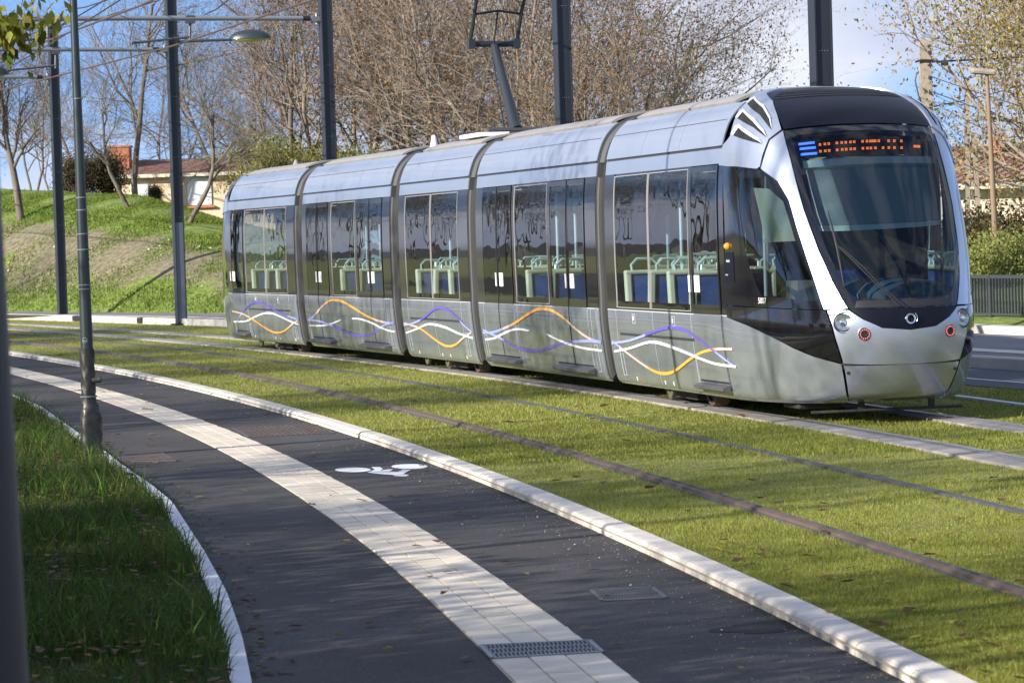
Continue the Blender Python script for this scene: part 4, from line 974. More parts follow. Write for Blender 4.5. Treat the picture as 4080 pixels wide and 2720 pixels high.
for k in range(24):
    th=2*math.pi*k/24
    for rr in (.026,.022):
        a=-.15+rr/.062*math.cos(th);vs.append((.0625*math.sin(a),-.0625*math.cos(a),1.13+rr*math.sin(th)))
fs=[(2*k,2*k+1,(2*k+3)%48,(2*k+2)%48) for k in range(24)]
mb.add(vs,fs);vs=[(.0627*math.sin(a),-.0627*math.cos(a),z) for z in (1.122,1.128) for a in (-.45,-.3,-.15,0,.15)];mb.add(vs,[(k,k+1,k+6,k+5) for k in range(4)]);mb.build('round_sticker',mat('faded_sticker',(.16,.22,.25),.5),root)
# near blurred pole at the left edge
root=thing('lamp_post',(-1.085,6.0,-.05),0,'blurred brownish post cut by the left edge of the picture, closest to the camera','lamp post')
mb=MB();mb.tube([(0,0,0),(0,0,1.1),(-.012,0,2.3),(-.03,0,6.)],[.105,.098,.084,.05],24);mb.build('shaft',mat('dull_brown_paint',(.05,.042,.038),.5,.2),root,True)
mb=MB();mb.lathe([(.001,.004),(.032,.004),(.036,.0)],(.030,-.078,1.52),(.35,-.93,0),18);mb.build('cover_disc',M['galv'],root,True)
# ================================================================== ground furniture
def grate(name,corners,nu,nv,z,m,lab,bar=.35,label_cat='drain grate'):
    a,b,c,d=[Vector((x,y,z)) for x,y in corners]
    P=lambda u,v:(a.lerp(b,u)).lerp(d.lerp(c,u),v)
    root=thing(name,tuple(P(.5,.5)),0,lab,label_cat);O=P(.5,.5)
    mb=MB();mb.add([P(0,0)-O-Vector((0,0,.0)),P(1,0)-O,P(1,1)-O,P(0,1)-O],[(0,1,2,3)]);mb.build('pit',M['hole'],root)
    mb=MB()
    def bar_(p,q,w,h=.003):
        t=(q-p).normalized();n=Vector((-t.y,t.x,0))*w
        vs=[p+n-O,p-n-O,q-n-O,q+n-O];vs+= [v+Vector((0,0,h)) for v in vs];mb.add(vs,[(0,1,5,4),(1,2,6,5),(2,3,7,6),(3,0,4,7),(4,5,6,7)])
    for i in range(nu+1): bar_(P(i/nu,0),P(i/nu,1),((b-a).length/nu)*bar*.5)
    for j in range(nv+1): bar_(P(0,j/nv),P(1,j/nv),((d-a).length/nv)*.14 if nv>1 else .01)
    mb.build('grid',M[m],root)
    mb=MB();
    for p,q in ((P(0,0),P(1,0)),(P(1,0),P(1,1)),(P(1,1),P(0,1)),(P(0,1),P(0,0))):
        t=(q-p).normalized();n=Vector((-t.y,t.x,0))*.012;vs=[p+n-O,p-n-O,q-n-O,q+n-O];vs+=[v+Vector((0,0,.0045)) for v in vs];mb.add(vs,[(0,1,5,4),(1,2,6,5),(2,3,7,6),(3,0,4,7),(4,5,6,7)])
    mb.build('rim',M[m],root)
grate('drain_grate',[(-.199,14.644),(.332,14.707),(.382,14.29),(-.139,14.185)],26,3,-.052,'galv','dark slotted drain grate lying across the pale paver strip')
grate('drain_grate',[(-3.104,33.129),(-2.203,33.341),(-1.903,31.708),(-2.781,31.494)],16,8,-.0575,'iron','large brown cast iron grate in the cycle lane beside the kerb',bar=.5)
grate('drain_grate',[(.401,16.838),(.747,16.891),(.797,16.402),(.448,16.354)],22,2,-.0575,'capgrey','small square galvanised grate in the asphalt of the cycle lane')
grate('drain_grate',[(-3.901,29.368),(-3.454,29.366),(-3.181,28.227),(-3.693,28.279)],14,6,-.0575,'iron','flush rectangular cover in the shaded asphalt near the wrapped lamp post foot',bar=.75)
# bicycle marking
root=thing('cycle_marking',(-1.2,26.3,-.0565),0,'white painted bicycle symbol on the cycle lane','road marking')
def flat(name,pts,parent,O,m,z=0):
    mb=MB();mb.add([(x-O[0],y-O[1],z) for x,y in pts],[tuple(range(len(pts)))]);o=mb.build(name,M[m],parent);
    return o
def ell(cx_,cy_,a,b,n=26,rot=0): return [(cx_+a*math.cos(t)*math.cos(rot)-b*math.sin(t)*math.sin(rot),cy_+a*math.cos(t)*math.sin(rot)+b*math.sin(t)*math.cos(rot)) for t in [2*math.pi*k/n for k in range(n)]]
O_=(-1.2,26.3)
bA=[(-1.273,26.374),(-1.277,26.293),(-1.296,26.226),(-1.329,26.18),(-1.372,26.159),(-1.42,26.166),(-1.47,26.199),(-1.517,26.256),(-1.556,26.331),(-1.583,26.417),(-1.596,26.505),(-1.593,26.588),(-1.575,26.657),(-1.542,26.704),(-1.499,26.725),(-1.449,26.719),(-1.398,26.684),(-1.35,26.626),(-1.312,26.549),(-1.285,26.462)]
bB=[(-.779,26.558),(-.785,26.468),(-.806,26.394),(-.839,26.343),(-.883,26.319),(-.932,26.325),(-.983,26.36),(-1.029,26.421),(-1.068,26.502),(-1.094,26.595),(-1.106,26.693),(-1.101,26.784),(-1.081,26.86),(-1.047,26.913),(-1.003,26.938),(-.952,26.932),(-.901,26.896),(-.854,26.833),(-.816,26.75),(-.79,26.655)]
bH=[(-.914,25.617),(-.921,25.555),(-.944,25.518),(-.977,25.514),(-1.011,25.545),(-1.038,25.602),(-1.049,25.67),(-1.043,25.732),(-1.02,25.77),(-.986,25.774),(-.952,25.743),(-.925,25.685)]
bR=[(-1.292,26.049),(-1.237,26.337),(-1.282,26.673),(-1.206,26.642),(-1.165,26.397),(-1.185,26.226),(-1.117,26.333),(-1.072,26.315),(-1.098,26.103),(-1.024,26.029),(-.989,26.236),(-.917,26.185),(-.971,25.725),(-1.044,25.668),(-1.186,25.854)]
flat('marking_wheel',bA,root,O_,'paint');flat('marking_wheel',bB,root,O_,'paint');flat('marking_head',bH,root,O_,'paint');flat('marking_rider',bR,root,O_,'paint',.002)
def blob(cx_,cy_,a,b,rot,seed,n=40):
    r=np.random.default_rng(seed);ph=r.uniform(0,6,5);out=[]
    for k in range(n):
        t=2*math.pi*k/n;m=1+.22*math.sin(2*t+ph[0])+.15*math.sin(3*t+ph[1])+.1*math.sin(5*t+ph[2])+.06*math.sin(9*t+ph[3])
        x=a*m*math.cos(t);y=b*m*math.sin(t);out.append((cx_+x*math.cos(rot)-y*math.sin(rot),cy_+x*math.sin(rot)+y*math.cos(rot)))
    return out
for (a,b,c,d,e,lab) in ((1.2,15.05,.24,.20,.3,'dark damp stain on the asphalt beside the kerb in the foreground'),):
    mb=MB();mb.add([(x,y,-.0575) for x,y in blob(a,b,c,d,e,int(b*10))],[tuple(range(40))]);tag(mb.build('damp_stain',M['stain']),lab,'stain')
# ================================================================== far kerb 2, fence
mb=MB();kp=[(6.2,55.5),(7.63,49.7),(8.3,47.6),(9.3,43),(10.6,38)]
for i in range(len(kp)-1):
    (xa,ya),(xb,yb)=kp[i],kp[i+1];mb.add([(xa,ya,.1),(xa,ya,.27),(xa+.35,ya,.27),(xa+.35,ya,.1),(xb,yb,.1),(xb,yb,.27),(xb+.35,yb,.27),(xb+.35,yb,.1)],[(0,1,5,4),(1,2,6,5),(2,3,7,6)])
tag(mb.build('low_kerb',M['kerb2']),'low pale kerb under the railings at the right edge','kerb')
root=thing('railing',(8.6,52,.25),0,'dark grey green railing of close vertical bars, right of the tram','railing')
A_=Vector((7.2,55.2,.25));B_=Vector((11.3,44.5,.25));t=(B_-A_).normalized();Ln=(B_-A_).length;n=Vector((-t.y,t.x,0));O=Vector((8.6,52,.25))
def fq(a,b,c): return A_+t*a+n*b+Vector((0,0,c))-O
mb=MB();mb.box(0,Ln,-.03,.03,.74,.80,fq);mb.build('top_rail',M['fence'],root)
mb=MB();mb.box(0,Ln,-.02,.02,.10,.14,fq);mb.build('bottom_rail',M['fence'],root)
mb=MB();k=0
while k*.105<Ln: 
    if k%15: mb.box(k*.105-.016,k*.105+.016,-.018,.018,.14,.74,fq)
    k+=1
mb.build('bars',M['fence'],root)
for k in range(0,int(Ln/.105)+1,15):
    mb=MB();mb.box(k*.105-.04,k*.105+.04,-.03,.03,-.02,.78,fq);mb.build('post',M['fence'],root)
# ================================================================== hill and background terrain
def _e(a): return np.interp(a,[-.25,-.162,-.12,-.095,-.06,-.02,.02,.3],[.024,.021,.0176,.0093,.000,-.006,-.013,-.013])
def hz(x,y):
    x=np.asarray(x,float);y=np.asarray(y,float)
    t=(x-xe(y))*.905-.3
    S=np.sin(np.clip(t/9.5,0,1)*np.pi/2)
    top=np.maximum(H+_e(x/y)*y,.35)
    z=.12+S*(top-.12)-np.clip(t-9.5,0,60)*.012
    return z,t
hx=np.linspace(0,1,90)**1.6*75;Yh=np.concatenate([np.arange(24,80,2.),np.arange(80,135,.8),np.arange(135,200,6)])
V=[]
for y in Yh:
    x=xe(y)+.28+hx
    z,t=hz(x,y);ns=np.sin(x*1.7+y*.9)*.04+np.sin(x*.6-y*1.3)*.06
    V.append(np.stack([x,np.full_like(x,y),z+ns*np.clip(t/3,0,1)],1))
V=np.concatenate(V);m_=len(hx);a=(np.arange(len(Yh)-1)[:,None]*m_+np.arange(m_-1)[None]).ravel()
F=np.stack([a,a+1,a+m_+1,a+m_],1)
tt=hz(V[:,0],V[:,1])[1]
hm=mat('embankment_ground',(.12,.165,.03),.95);b=hm.node_tree.nodes['Principled BSDF'];tc=N(hm,'ShaderNodeTexCoord')
at=N(hm,'ShaderNodeAttribute');at.attribute_name='tint'
n1=N(hm,'ShaderNodeTexNoise');n1.inputs['Scale'].default_value=.35;n1.inputs['Detail'].default_value=8;n1.inputs['Roughness'].default_value=.65;L(hm,tc.outputs['Object'],n1.inputs['Vector'])
ad=N(hm,'ShaderNodeMath',operation='ADD');L(hm,at.outputs['Fac'],ad.inputs[0]);L(hm,n1.outputs['Fac'],ad.inputs[1])
rr=N(hm,'ShaderNodeValToRGB');rr.color_ramp.elements[0].position=.96;rr.color_ramp.elements[1].position=1.10;L(hm,ad.outputs[0],rr.inputs[0])
n2=N(hm,'ShaderNodeTexNoise');n2.inputs['Scale'].default_value=1.6;n2.inputs['Detail'].default_value=7;L(hm,tc.outputs['Object'],n2.inputs['Vector'])
g=N(hm,'ShaderNodeValToRGB');g.color_ramp.elements[0].position=.3;g.color_ramp.elements[1].position=.7;g.color_ramp.elements[0].color=(.085,.13,.018,1);g.color_ramp.elements[1].color=(.17,.22,.035,1);L(hm,n2.outputs[0],g.inputs[0])
s=N(hm,'ShaderNodeValToRGB');s.color_ramp.elements[0].position=.35;s.color_ramp.elements[1].position=.65;s.color_ramp.elements[0].color=(.11,.095,.05,1);s.color_ramp.elements[1].color=(.215,.185,.115,1)
n3=N(hm,'ShaderNodeTexNoise');n3.inputs['Scale'].default_value=5;n3.inputs['Detail'].default_value=6;L(hm,tc.outputs['Object'],n3.inputs['Vector']);L(hm,n3.outputs[0],s.inputs[0])
mx=N(hm,'ShaderNodeMix',data_type='RGBA');L(hm,rr.outputs[0],mx.inputs[0]);L(hm,g.outputs[0],mx.inputs[6]);L(hm,s.outputs[0],mx.inputs[7]);L(hm,mx.outputs[2],b.inputs['Base Color'])
bp=N(hm,'ShaderNodeBump');bp.inputs['Strength'].default_value=.9;bp.inputs['Distance'].default_value=.12;L(hm,n3.outputs[0],bp.inputs['Height']);L(hm,bp.outputs[0],b.inputs['Normal'])
soil=np.exp(-((tt-3.0)/2.0)**2)*np.clip((-V[:,0]/V[:,1]-.02)/.05,0,1)
soilv=.30+.30*soil
me=npmesh('embankment',V,F,[hm],colors=np.stack([soilv]*3+[np.ones_like(soilv)],1),smooth=True)
hill=link('embankment',me);tag(hill,kind='structure')
# ================================================================== TREES
def prisms(segs,n):
    """segs: (k,8) p0 p1 r0 r1 -> verts, tri faces"""
    S=np.asarray(segs,float);p0,p1=S[:,:3],S[:,3:6];d=p1-p0;d/=np.linalg.norm(d,axis=1,keepdims=True)+1e-9
    up=np.where(np.abs(d[:,2:3])<.9,np.array([[0,0,1.]]),np.array([[1.,0,0]]));a=np.cross(d,up);a/=np.linalg.norm(a,axis=1,keepdims=True);b=np.cross(d,a)
    V=[]
    for q,r in ((p0,S[:,6]),(p1,S[:,7])):
        for k in range(n):
            t=2*math.pi*k/n;V.append(q+(a*math.cos(t)+b*math.sin(t))*r[:,None])
    V=np.stack(V,1).reshape(-1,3);base=np.arange(len(S))*2*n;F=[]
    for k in range(n):
        k2=(k+1)%n;F.append(np.stack([base+k,base+k2,base+n+k2,base+n+k],1))
    return V,np.concatenate(F)
def grow(R,H_,spread,r0,lv=4,nb=(8,6,5,5),trunks=1,clear=.25,upw=.25,droop=0,wig=.18,ratio=(.62,.6,.6,.55),lean=0):
    big=[];small=[];tips=[]
    def unit(v): return v/(np.linalg.norm(v)+1e-9)
    def branch(p,d,L_,r,l):
        ns=[7,5,4,3,2][min(l,4)];sl=L_/ns;pts=[p];rs=[r];dd=d
        for i in range(ns):
            dd=unit(dd+R.normal(0,wig,3)*(.6 if l==0 else 1)+np.array([0,0,upw*(.35 if l<4 else .1)-droop*(l>1)*.25]))
            q=pts[-1]+dd*sl;r2=r*(1-(i+1)/ns*(.62 if l<lv else .8));(big if l<=1 else small).append((*pts[-1],*q,rs[-1],r2));pts.append(q);rs.append(r2)
        if l>=lv: tips.append((pts[-1],dd)); 
        if l>=lv-1: tips.append((pts[-2],dd))
        if l<lv:
            k=nb[l]
            for j in range(k):
                f=(clear if l==0 else .18)+(1-(clear if l==0 else .18))*((j+R.uniform(.1,.9))/k)
                i=min(int(f*ns),ns-1);q=pts[i]+(pts[i+1]-pts[i])*(f*ns-i);
                base=unit(pts[i+1]-pts[i]);az=R.uniform(0,2*math.pi);a=unit(np.cross(base,[.3,.5,.8]));b=np.cross(base,a)
                out=a*math.cos(az)+b*math.sin(az);ang=R.uniform(.55,1.05)*spread
                nd=unit(base*math.cos(ang)+out*math.sin(ang))
                branch(q,nd,L_*ratio[l]*R.uniform(.7,1.15)*(1.15-.45*f if l==0 else 1),max(rs[i]*.55,.0045 if l<3 else .0035),l+1)
    for k in range(trunks):
        az=R.uniform(0,6.28) if trunks>1 else 0;ln=(.28 if trunks>1 else lean);d=unit(np.array([math.cos(az)*ln,math.sin(az)*ln,1]))
        branch(np.array([math.cos(az)*.15*(trunks>1),math.sin(az)*.15*(trunks>1),-.3]),d,H_*.72,r0*(1 if trunks==1 else .75),0)
    return big,small,tips
def leaf_mesh(R,tips,cnt,size,cols,spreadr=.25,hang=.5):
    if cnt==0: return np.zeros((0,3)),np.zeros((0,4),int),np.zeros((0,4))
    T=np.array([t[0] for t in tips]);idx=R.integers(0,len(T),cnt);C=T[idx]+R.normal(0,spreadr,(cnt,3))
    d=R.normal(0,1,(cnt,3));d[:,2]-=hang*2;d/=np.linalg.norm(d,axis=1,keepdims=True);s=R.normal(0,1,(cnt,3));s-=d*(s*d).sum(1,keepdims=True);s/=np.linalg.norm(s,axis=1,keepdims=True)
    L_=size*R.uniform(.6,1.3,(cnt,1));w=L_*.25
    V=np.stack([C,C+d*L_*.5+s*w,C+d*L_,C+d*L_*.5-s*w],1).reshape(-1,3);F=np.arange(cnt*4).reshape(-1,4)
    cc=np.array(cols)[R.integers(0,len(cols),cnt)]*R.uniform(.75,1.25,(cnt,1));K=np.repeat(np.concatenate([cc,np.ones((cnt,1))],1),4,0)
    return V,F,K
def tree_proto(seed,bark,leafc,nleaf,lsize,**kw):
    R=np.random.default_rng(seed);big,small,tips=grow(R,**kw)
    v1,f1=prisms(big,7);trunk=npmesh('trunk',v1,f1,[bark],smooth=True)
    v2,f2=prisms(small,3);v3,f3,k3=leaf_mesh(R,tips,nleaf,lsize,leafc) if nleaf else (np.zeros((0,3)),np.zeros((0,4),int),np.zeros((0,4)))
    V=np.concatenate([v2,v3]);F=np.concatenate([f2,f3+len(v2)]);mi=np.concatenate([np.zeros(len(f2)),np.ones(len(f3))]);K=np.concatenate([np.ones((len(v2),4)),k3])
    crown=npmesh('crown',V,F,[bark,M['leaf']],mi=mi,colors=K)
    return trunk,crown
def plant(proto,name,x,y,z,rz,s,label,cat,group,sz=None):
    root=thing(name,(x,y,z),rz,label,cat,group);root.scale=(s,s,sz or s)
    link('trunk',proto[0],root);link('crown',proto[1],root);return root
brown=[(.50,.25,.13),(.44,.24,.13),(.38,.26,.17),(.56,.34,.18)];yell=[(.62,.45,.10),(.52,.36,.09),(.45,.30,.10),(.36,.36,.08)];green=[(.30,.34,.08),(.46,.46,.12),(.58,.52,.13),(.22,.26,.08)]
dry=[(.40,.24,.14),(.34,.22,.14)]
T={}
T['bareA']=tree_proto(1,M['bark2'],dry,500,.07,H_=8.5,spread=.9,r0=.105,nb=(9,7,6,4),clear=.3,lv=4)
T['bareB']=tree_proto(2,M['bark2'],dry,400,.07,H_=9,spread=.95,r0=.10,nb=(9,6,6,4),clear=.25,lv=4,wig=.22)
T['bareC']=tree_proto(3,M['bark2'],brown,900,.08,H_=8.,spread=.95,r0=.085,nb=(8,6,5,4),trunks=2,clear=.2,lv=4)
T['bigA']=tree_proto(4,M['bark'],brown,4400,.13,H_=14,spread=.85,r0=.16,nb=(8,6,6,4),trunks=3,clear=.18,lv=4,wig=.16)
T['bigB']=tree_proto(5,M['bark'],brown,4200,.12,H_=13,spread=.95,r0=.17,nb=(8,6,6,5),trunks=2,clear=.2,lv=4,wig=.17)
T['bigC']=tree_proto(6,M['bark'],brown+[(.5,.4,.12)],5200,.13,H_=12.5,spread=1.0,r0=.16,nb=(9,6,6,5),trunks=2,clear=.22,lv=4,wig=.18)
T['young']=tree_proto(7,M['bark2'],dry,200,.07,H_=5.6,spread=.9,r0=.125,nb=(10,7,6,5),clear=.42,lv=4,wig=.2)
T['young2']=tree_proto(8,M['bark2'],dry,200,.07,H_=5.6,spread=.95,r0=.095,nb=(9,7,6,5),clear=.42,lv=4,wig=.22,lean=-.12)
T['gold']=tree_proto(9,M['bark'],yell+yell+[(.75,.60,.14),(.66,.50,.12)],26000,.10,H_=10.5,spread=.85,r0=.2,nb=(10,7,6,4),trunks=2,clear=.12,lv=4,wig=.15)
def shrub_proto(seed,H_,cols,n,ls,nb=(6,6,5)):
    return tree_proto(seed,M['bark'],cols,n,ls,H_=H_,spread=.9,r0=.05,nb=nb,trunks=5,clear=.05,lv=3,wig=.2)
T['bush']=shrub_proto(20,3.6,green,2600,.17);T['bush2']=shrub_proto(21,3.2,green+yell[:2]+[(.34,.16,.10)],2200,.17);T['bamboo']=shrub_proto(22,2.3,[(.42,.48,.12),(.55,.55,.16),(.30,.34,.09)],11000,.11);T['dark']=shrub_proto(23,2.4,[(.07,.085,.03),(.12,.10,.04),(.22,.11,.06)],9000,.13)
def gz(x,y): return float(hz(x,y)[0])
PX=lambda px,Y: (px-2040)/12000*Y   # azimuth of a distant point
def ptree(key,px,Y,s,label,group,name='bare_tree',cat='tree',rz=None,base=None,sz=None):
    x=PX(px,Y)-.0;z=gz(x,Y) if base is None else base
    return plant(T[key],name,x,Y,z-.05,random.uniform(0,6.28) if rz is None else rz,s,label,cat,group,sz)
# three young trees on the slope
ptree('young',98,105.5,1.25,'young tree with a stout pale trunk, leftmost on the grassy slope','young trees on the slope','young_tree',rz=.5)
ptree('young2',542,102,.95,'slender young tree leaning left, middle of the three on the slope','young trees on the slope','young_tree',rz=0)
ptree('young2',756,97.5,1.0,'slender young tree on the slope just right of the lamp arm pole','young trees on the slope','young_tree',rz=2.6)
# bare trees on the hill top
HB=[(-40,122,'bareA',1.0),(150,128,'bareC',.95),(235,136,'bareC',.85),(330,130,'bareB',.95),(560,126,'bareA',1.42),(690,140,'bareC',1.1),(905,128,'bareB',1.25),(1010,134,'bareC',1.15)]
HL=['on the hill, cut by the left edge of the picture','on the hill, left of the far left pole','low on the hill, behind the far left pole','on the hill, between the far left pole and the grey lamp post','on the hill, tallest crown between the two left poles','low on the hill, directly left of the lamp arm pole','on the hill, leaning crown right of the lamp arm pole','on the hill, above the rear end of the tram']
for (px,Y,k,s),l in zip(HB,HL): ptree(k,px,Y,s,'leafless tree '+l,'bare trees on the hill top')
# big brown-leaved wood behind the tram
BB=[(1110,112,'bareC',1.2),(1190,106,'bareA',1.3),(1290,112,'bareB',1.5),(1380,106,'bigA',.95),(1480,114,'bigC',1.0),(1590,106,'bareB',1.5),(1700,112,'bigA',1.05),(1800,104,'bigC',.98),(1900,110,'bigB',1.05),(2010,100,'bigA',1.0),(2110,106,'bareC',1.5),(2220,98,'bigA',.95),(2330,104,'bigB',1.0),(2370,98,'bigC',.90),(2400,104,'bigB',.80),(2440,96,'bigC',.70),(2520,102,'bigC',.56)]
BL=['low and twiggy, at the left end of the wood','over the last tram section','just left of the pole behind the tram rear','just right of the pole behind the tram rear','with many crossing limbs over the second tram section from the rear','over the second gap of the tram','with straight pale stems left of the pantograph','directly left of the pantograph arm','behind the pantograph head','with pale forked stems right of the pantograph','between the pantograph and the middle pole','directly left of the middle pole','just right of the middle pole','with a long limb slanting right','with drooping brown leaves above the front tram section','near the right end of the wood','outermost and lowest at the right end of the wood']
for (px,Y,k,s),l in zip(BB,BL): ptree(k,px,Y,s,'brown-leaved tree '+l,'brown leaved trees behind the tram','autumn_tree',base=max(gz(PX(px,Y),Y),.2))
# green shrubs
SB=[(870,137,'bush2',0.65),(930,138,'bush',0.68),(985,136,'bush2',0.62),(1040,108,'bush',0.71),(1100,102,'bush',0.65),(1160,106,'bush',0.71),(1220,102,'bush2',0.68),(1290,104,'bush',0.74),(1360,100,'bush',0.71),(1430,104,'bush',0.71),(1500,98,'bush',0.68),(1580,102,'bush2',0.71),(1660,98,'bush2',0.65),(1760,100,'bush',0.68),(1860,98,'bush2',0.68),(1980,96,'bush2',0.83),(2100,94,'bush2',0.83),(2240,92,'bush2',0.83),(2380,92,'bush2',0.79),(330,118,'dark',0.68),(450,119,'dark',0.74),(640,121,'dark',0.31)]
for i,(px,Y,k,s) in enumerate(SB):
    if k=='dark': lab='dark evergreen shrub on the hill top, '+{330:'right of the far left pole',450:'below the orange chimney',640:'low in front of the cream house'}[px]
    else: lab=('yellow green leafy shrub ' if k=='bush' else 'mixed green and reddish shrub ')+['below the cream house corner','at the rear end of the tram roof','above the rear tram roof, first clump','left of the pole behind the tram','touching the pole behind the tram on its left','behind the pole at the tram rear','with reddish sprays right of that pole','above the first tram gap from the rear','densest and yellowest over the second section','over the middle of the second section','over the second tram gap','at the foot of the pale stems','left of the pantograph foot','behind the pantograph foot','right of the pantograph foot','low behind the third section','low left of the middle pole','low at the middle pole','low right of the middle pole'][i]
    ptree(k,px,Y,s,lab,'shrubs behind the tram' if k!='dark' else 'dark shrubs on the hill','shrub',cat='shrub',base=max(gz(PX(px,Y),Y),.5)+ (.6 if k!='dark' else 0),sz=s*(1.15 if k!='dark' else 1))
# right side
ptree('gold',4330,70,1.02,'golden leaved tree filling the upper right corner','golden trees at right','golden_tree',base=.1)
ptree('gold',4480,76,1.15,'golden leaved tree mostly beyond the right edge','golden trees at right','golden_tree',base=.1)
for px,Y,k,s,l in ((3830,70,'dark',.85,'dark shrub with russet leaves against the cream house wall'),(3900,68,'dark',.8,'dark shrub beside the double concrete pole'),(4040,66,'dark',.9,'dark round shrub under the golden tree'),(3850,60,'bamboo',.52,'pale green bamboo like shrub next to the tram nose'),(3930,58,'bamboo',.58,'pale green bamboo like shrub behind the railing by the brown lamp post'),(4000,60,'bamboo',.72,'tall bamboo like shrub behind the railing'),(4070,58,'bamboo',.70,'bamboo like shrub behind the railing at the right edge'),(4160,62,'bamboo',.75,'bamboo like shrub just outside the right edge'),(3965,64,'bamboo',.68,'bamboo like shrub before the cream wall')):
    ptree(k,px,Y,s,l,'shrubs behind the railing','shrub',cat='shrub',base=.1)
# ------------------------------------------------------------------ trees left of the camera (their shade falls across the path)
T['side']=tree_proto(31,M['bark2'],yell+dry,5200,.13,H_=9.5,spread=.9,r0=.14,nb=(8,6,5,3),clear=.26,lv=4)
T['side2']=tree_proto(32,M['bark2'],green+yell,16000,.14,H_=9,spread=.95,r0=.17,nb=(10,7,6,4),clear=.22,lv=4)
T['hedge']=shrub_proto(41,3.6,green+yell[:1],9000,.15)
ST=[(-10.5,6.5,'side',.85),(-13.5,13.5,'side',1.0),(-12.5,20.5,'side',.85),(-16.5,27.,'side',1.05),(-19,37.,'side',1.1),(-22,47.,'side',1.1),(-24,58.,'side',1.0),(-12,-2.,'side',1.0),(-27,40,'side2',1.2),(-29,62,'side2',1.2),(-26,24,'side2',1.2),(-31,88,'bareA',1.3),(-39,108,'bareB',1.3),(-55,125,'bareA',1.4),(-62,150,'side',1.3)]
SL=['nearest the camera on the left','second back from the camera on the left','beyond the near verge','far left of the wrapped lamp post','left of the path bend','beyond the path bend','farthest along the path','behind the camera at the left','outermost in the second row','outermost and farthest','outermost and nearest','bare, in the field past the path bend','bare, second in the field past the bend','bare, set back in the field','leafy, farthest on the field edge']
T['slim']=tree_proto(44,M['bark2'],dry,60,.08,H_=15,spread=.6,r0=.085,nb=(6,4,3,2),clear=.62,lv=3,wig=.05,upw=.15)
for i,(x,y) in enumerate([(-8.6,2.2),(-9.3,4.9),(-8.9,7.6),(-10.9,12.2),(-10.6,14.9),(-12.3,20.2)]): plant(T['slim'],'slender_tree',x,y,-.05,i*2.1,1,'slender bare tree in a row left of the picture, %s'%['nearest one','second nearest','third along','fourth along','last but one','farthest one'][i],'tree','slender trees on the left')
HG=[(-6.6,-3,1.0),(-6.4,0,1.05),(-6.2,3,1.05),(-6.3,6,1.1),(-6.6,9,1.05),(-7.2,12,1.0),(-7.9,15,.95),(-8.6,18,.9),(-9.6,21.5,.8),(-10.8,25,.7),(-12.2,29,.6)]
for i,(x,y,k_) in enumerate(HG): plant(T['hedge'],'roadside_shrub',x,y,-.05,i*1.1,k_,'leafy shrub outside the left of the picture, '+['hindmost, behind the camera','beside the camera','first ahead of the camera','second ahead of the camera','third ahead of the camera','fourth ahead of the camera','fifth ahead of the camera','sixth ahead of the camera','low, seventh ahead of the camera','lower, eighth ahead of the camera','lowest and farthest ahead'][i],'shrub','roadside shrubs on the left')
for i,((x,y,k,s),l) in enumerate(zip(ST,SL)): plant(T[k],'roadside_tree',x,y,-.05,i*1.3,s,'roadside tree left of the picture, '+l,'tree','roadside trees on the left')
# hanging leafy branch in the upper left corner
R=np.random.default_rng(77);segs=[];tips=[]
def br(p,d,L_,r,l):
    pts=[p]
    for i in range(5):
        d=d+R.normal(0,.12,3)+np.array([0,0,-.06]);d/=np.linalg.norm(d);q=pts[-1]+d*L_/5;segs.append((*pts[-1],*q,r*(1-i*.15),r*(1-(i+1)*.15)));pts.append(q)
        if l>0: tips.append((q,d))
        if l<2 and i>0:
            br(q,d+R.normal(0,.5,3),L_*.5,r*.6,l+1)
P0=np.array(pick(-260,-60,18));br(P0,np.array([.85,0,-.25]),.55,.008,0);br(P0,np.array([.75,.1,-.65]),.50,.007,0)
v1,f1=prisms(segs,5);v2,f2,k2=leaf_mesh(R,tips,230,.095,[(.62,.56,.08),(.40,.44,.06),(.20,.26,.04),(.70,.58,.10)],.05,1.2)
root=thing('leafy_branch',(0,0,0),0,'drooping twig with yellow green leaves in the upper left corner','branch')
link('twig',npmesh('twig',v1,f1,[M['bark']]),root);link('leaves',npmesh('leaves',v2,f2,[M['leaf']],colors=k2),root)
# ================================================================== houses
def house(name,label,x0,x1,y,z0,z1,depth,ridge,wallm,rz=0,over=.35):
    root=thing(name,((x0+x1)/2,y,z0),rz,label,'house');w=(x1-x0)/2;h=z1-z0
    mb=MB();mb.box(-w,w,0,depth,0,h);mb.build('wall',M[wallm],root)
    mb=MB();o=over;rh=ridge-z1
    mb.add([(-w-o,-o,h-.02),(w+o,-o,h-.02),(w+o,depth/2,h+rh),(-w-o,depth/2,h+rh),(-w-o,depth+o,h-.02),(w+o,depth+o,h-.02)],[(0,1,2,3),(3,2,5,4)])
    rf=mb.build('roof',M['tiles'],root);solid(rf,.14,-1)
    mb=MB();mb.box(-w-o,w+o,-o-.03,-o+.05,h-.16,h-.02);mb.build('eaves_board',M['wallR'],root)
    return root,rf,w,h
rt,rf,w,h=house('house','cream house with white shutters and brown tiled roof behind the hill at left',-17.3,-9.8,127.2,1.6,5.15,6.5,5.85,'wall')
for cxp,ww,za,zb in ((-12.98,.50,3.78,4.95),(-15.5,.36,3.55,4.72)):
    fx=cxp-(-13.55);mb=MB();mb.box(fx-ww,fx+ww,-.06,-.01,za-1.6,zb-1.6)
    f=mb.build('shutter',M['shutter'],rt)
    mb=MB();mb.box(fx-ww-.1,fx+ww+.12,-.16,.02,za-1.72,za-1.63);mb.build('window_sill',M['brick'],rt)
mb=MB();mb.box(-3.4,-2.5,1.2,2.2,3.3,4.75);mb.box(-3.45,-2.45,1.15,2.25,4.75,4.83);mb.build('chimney',M['brick'],rf)
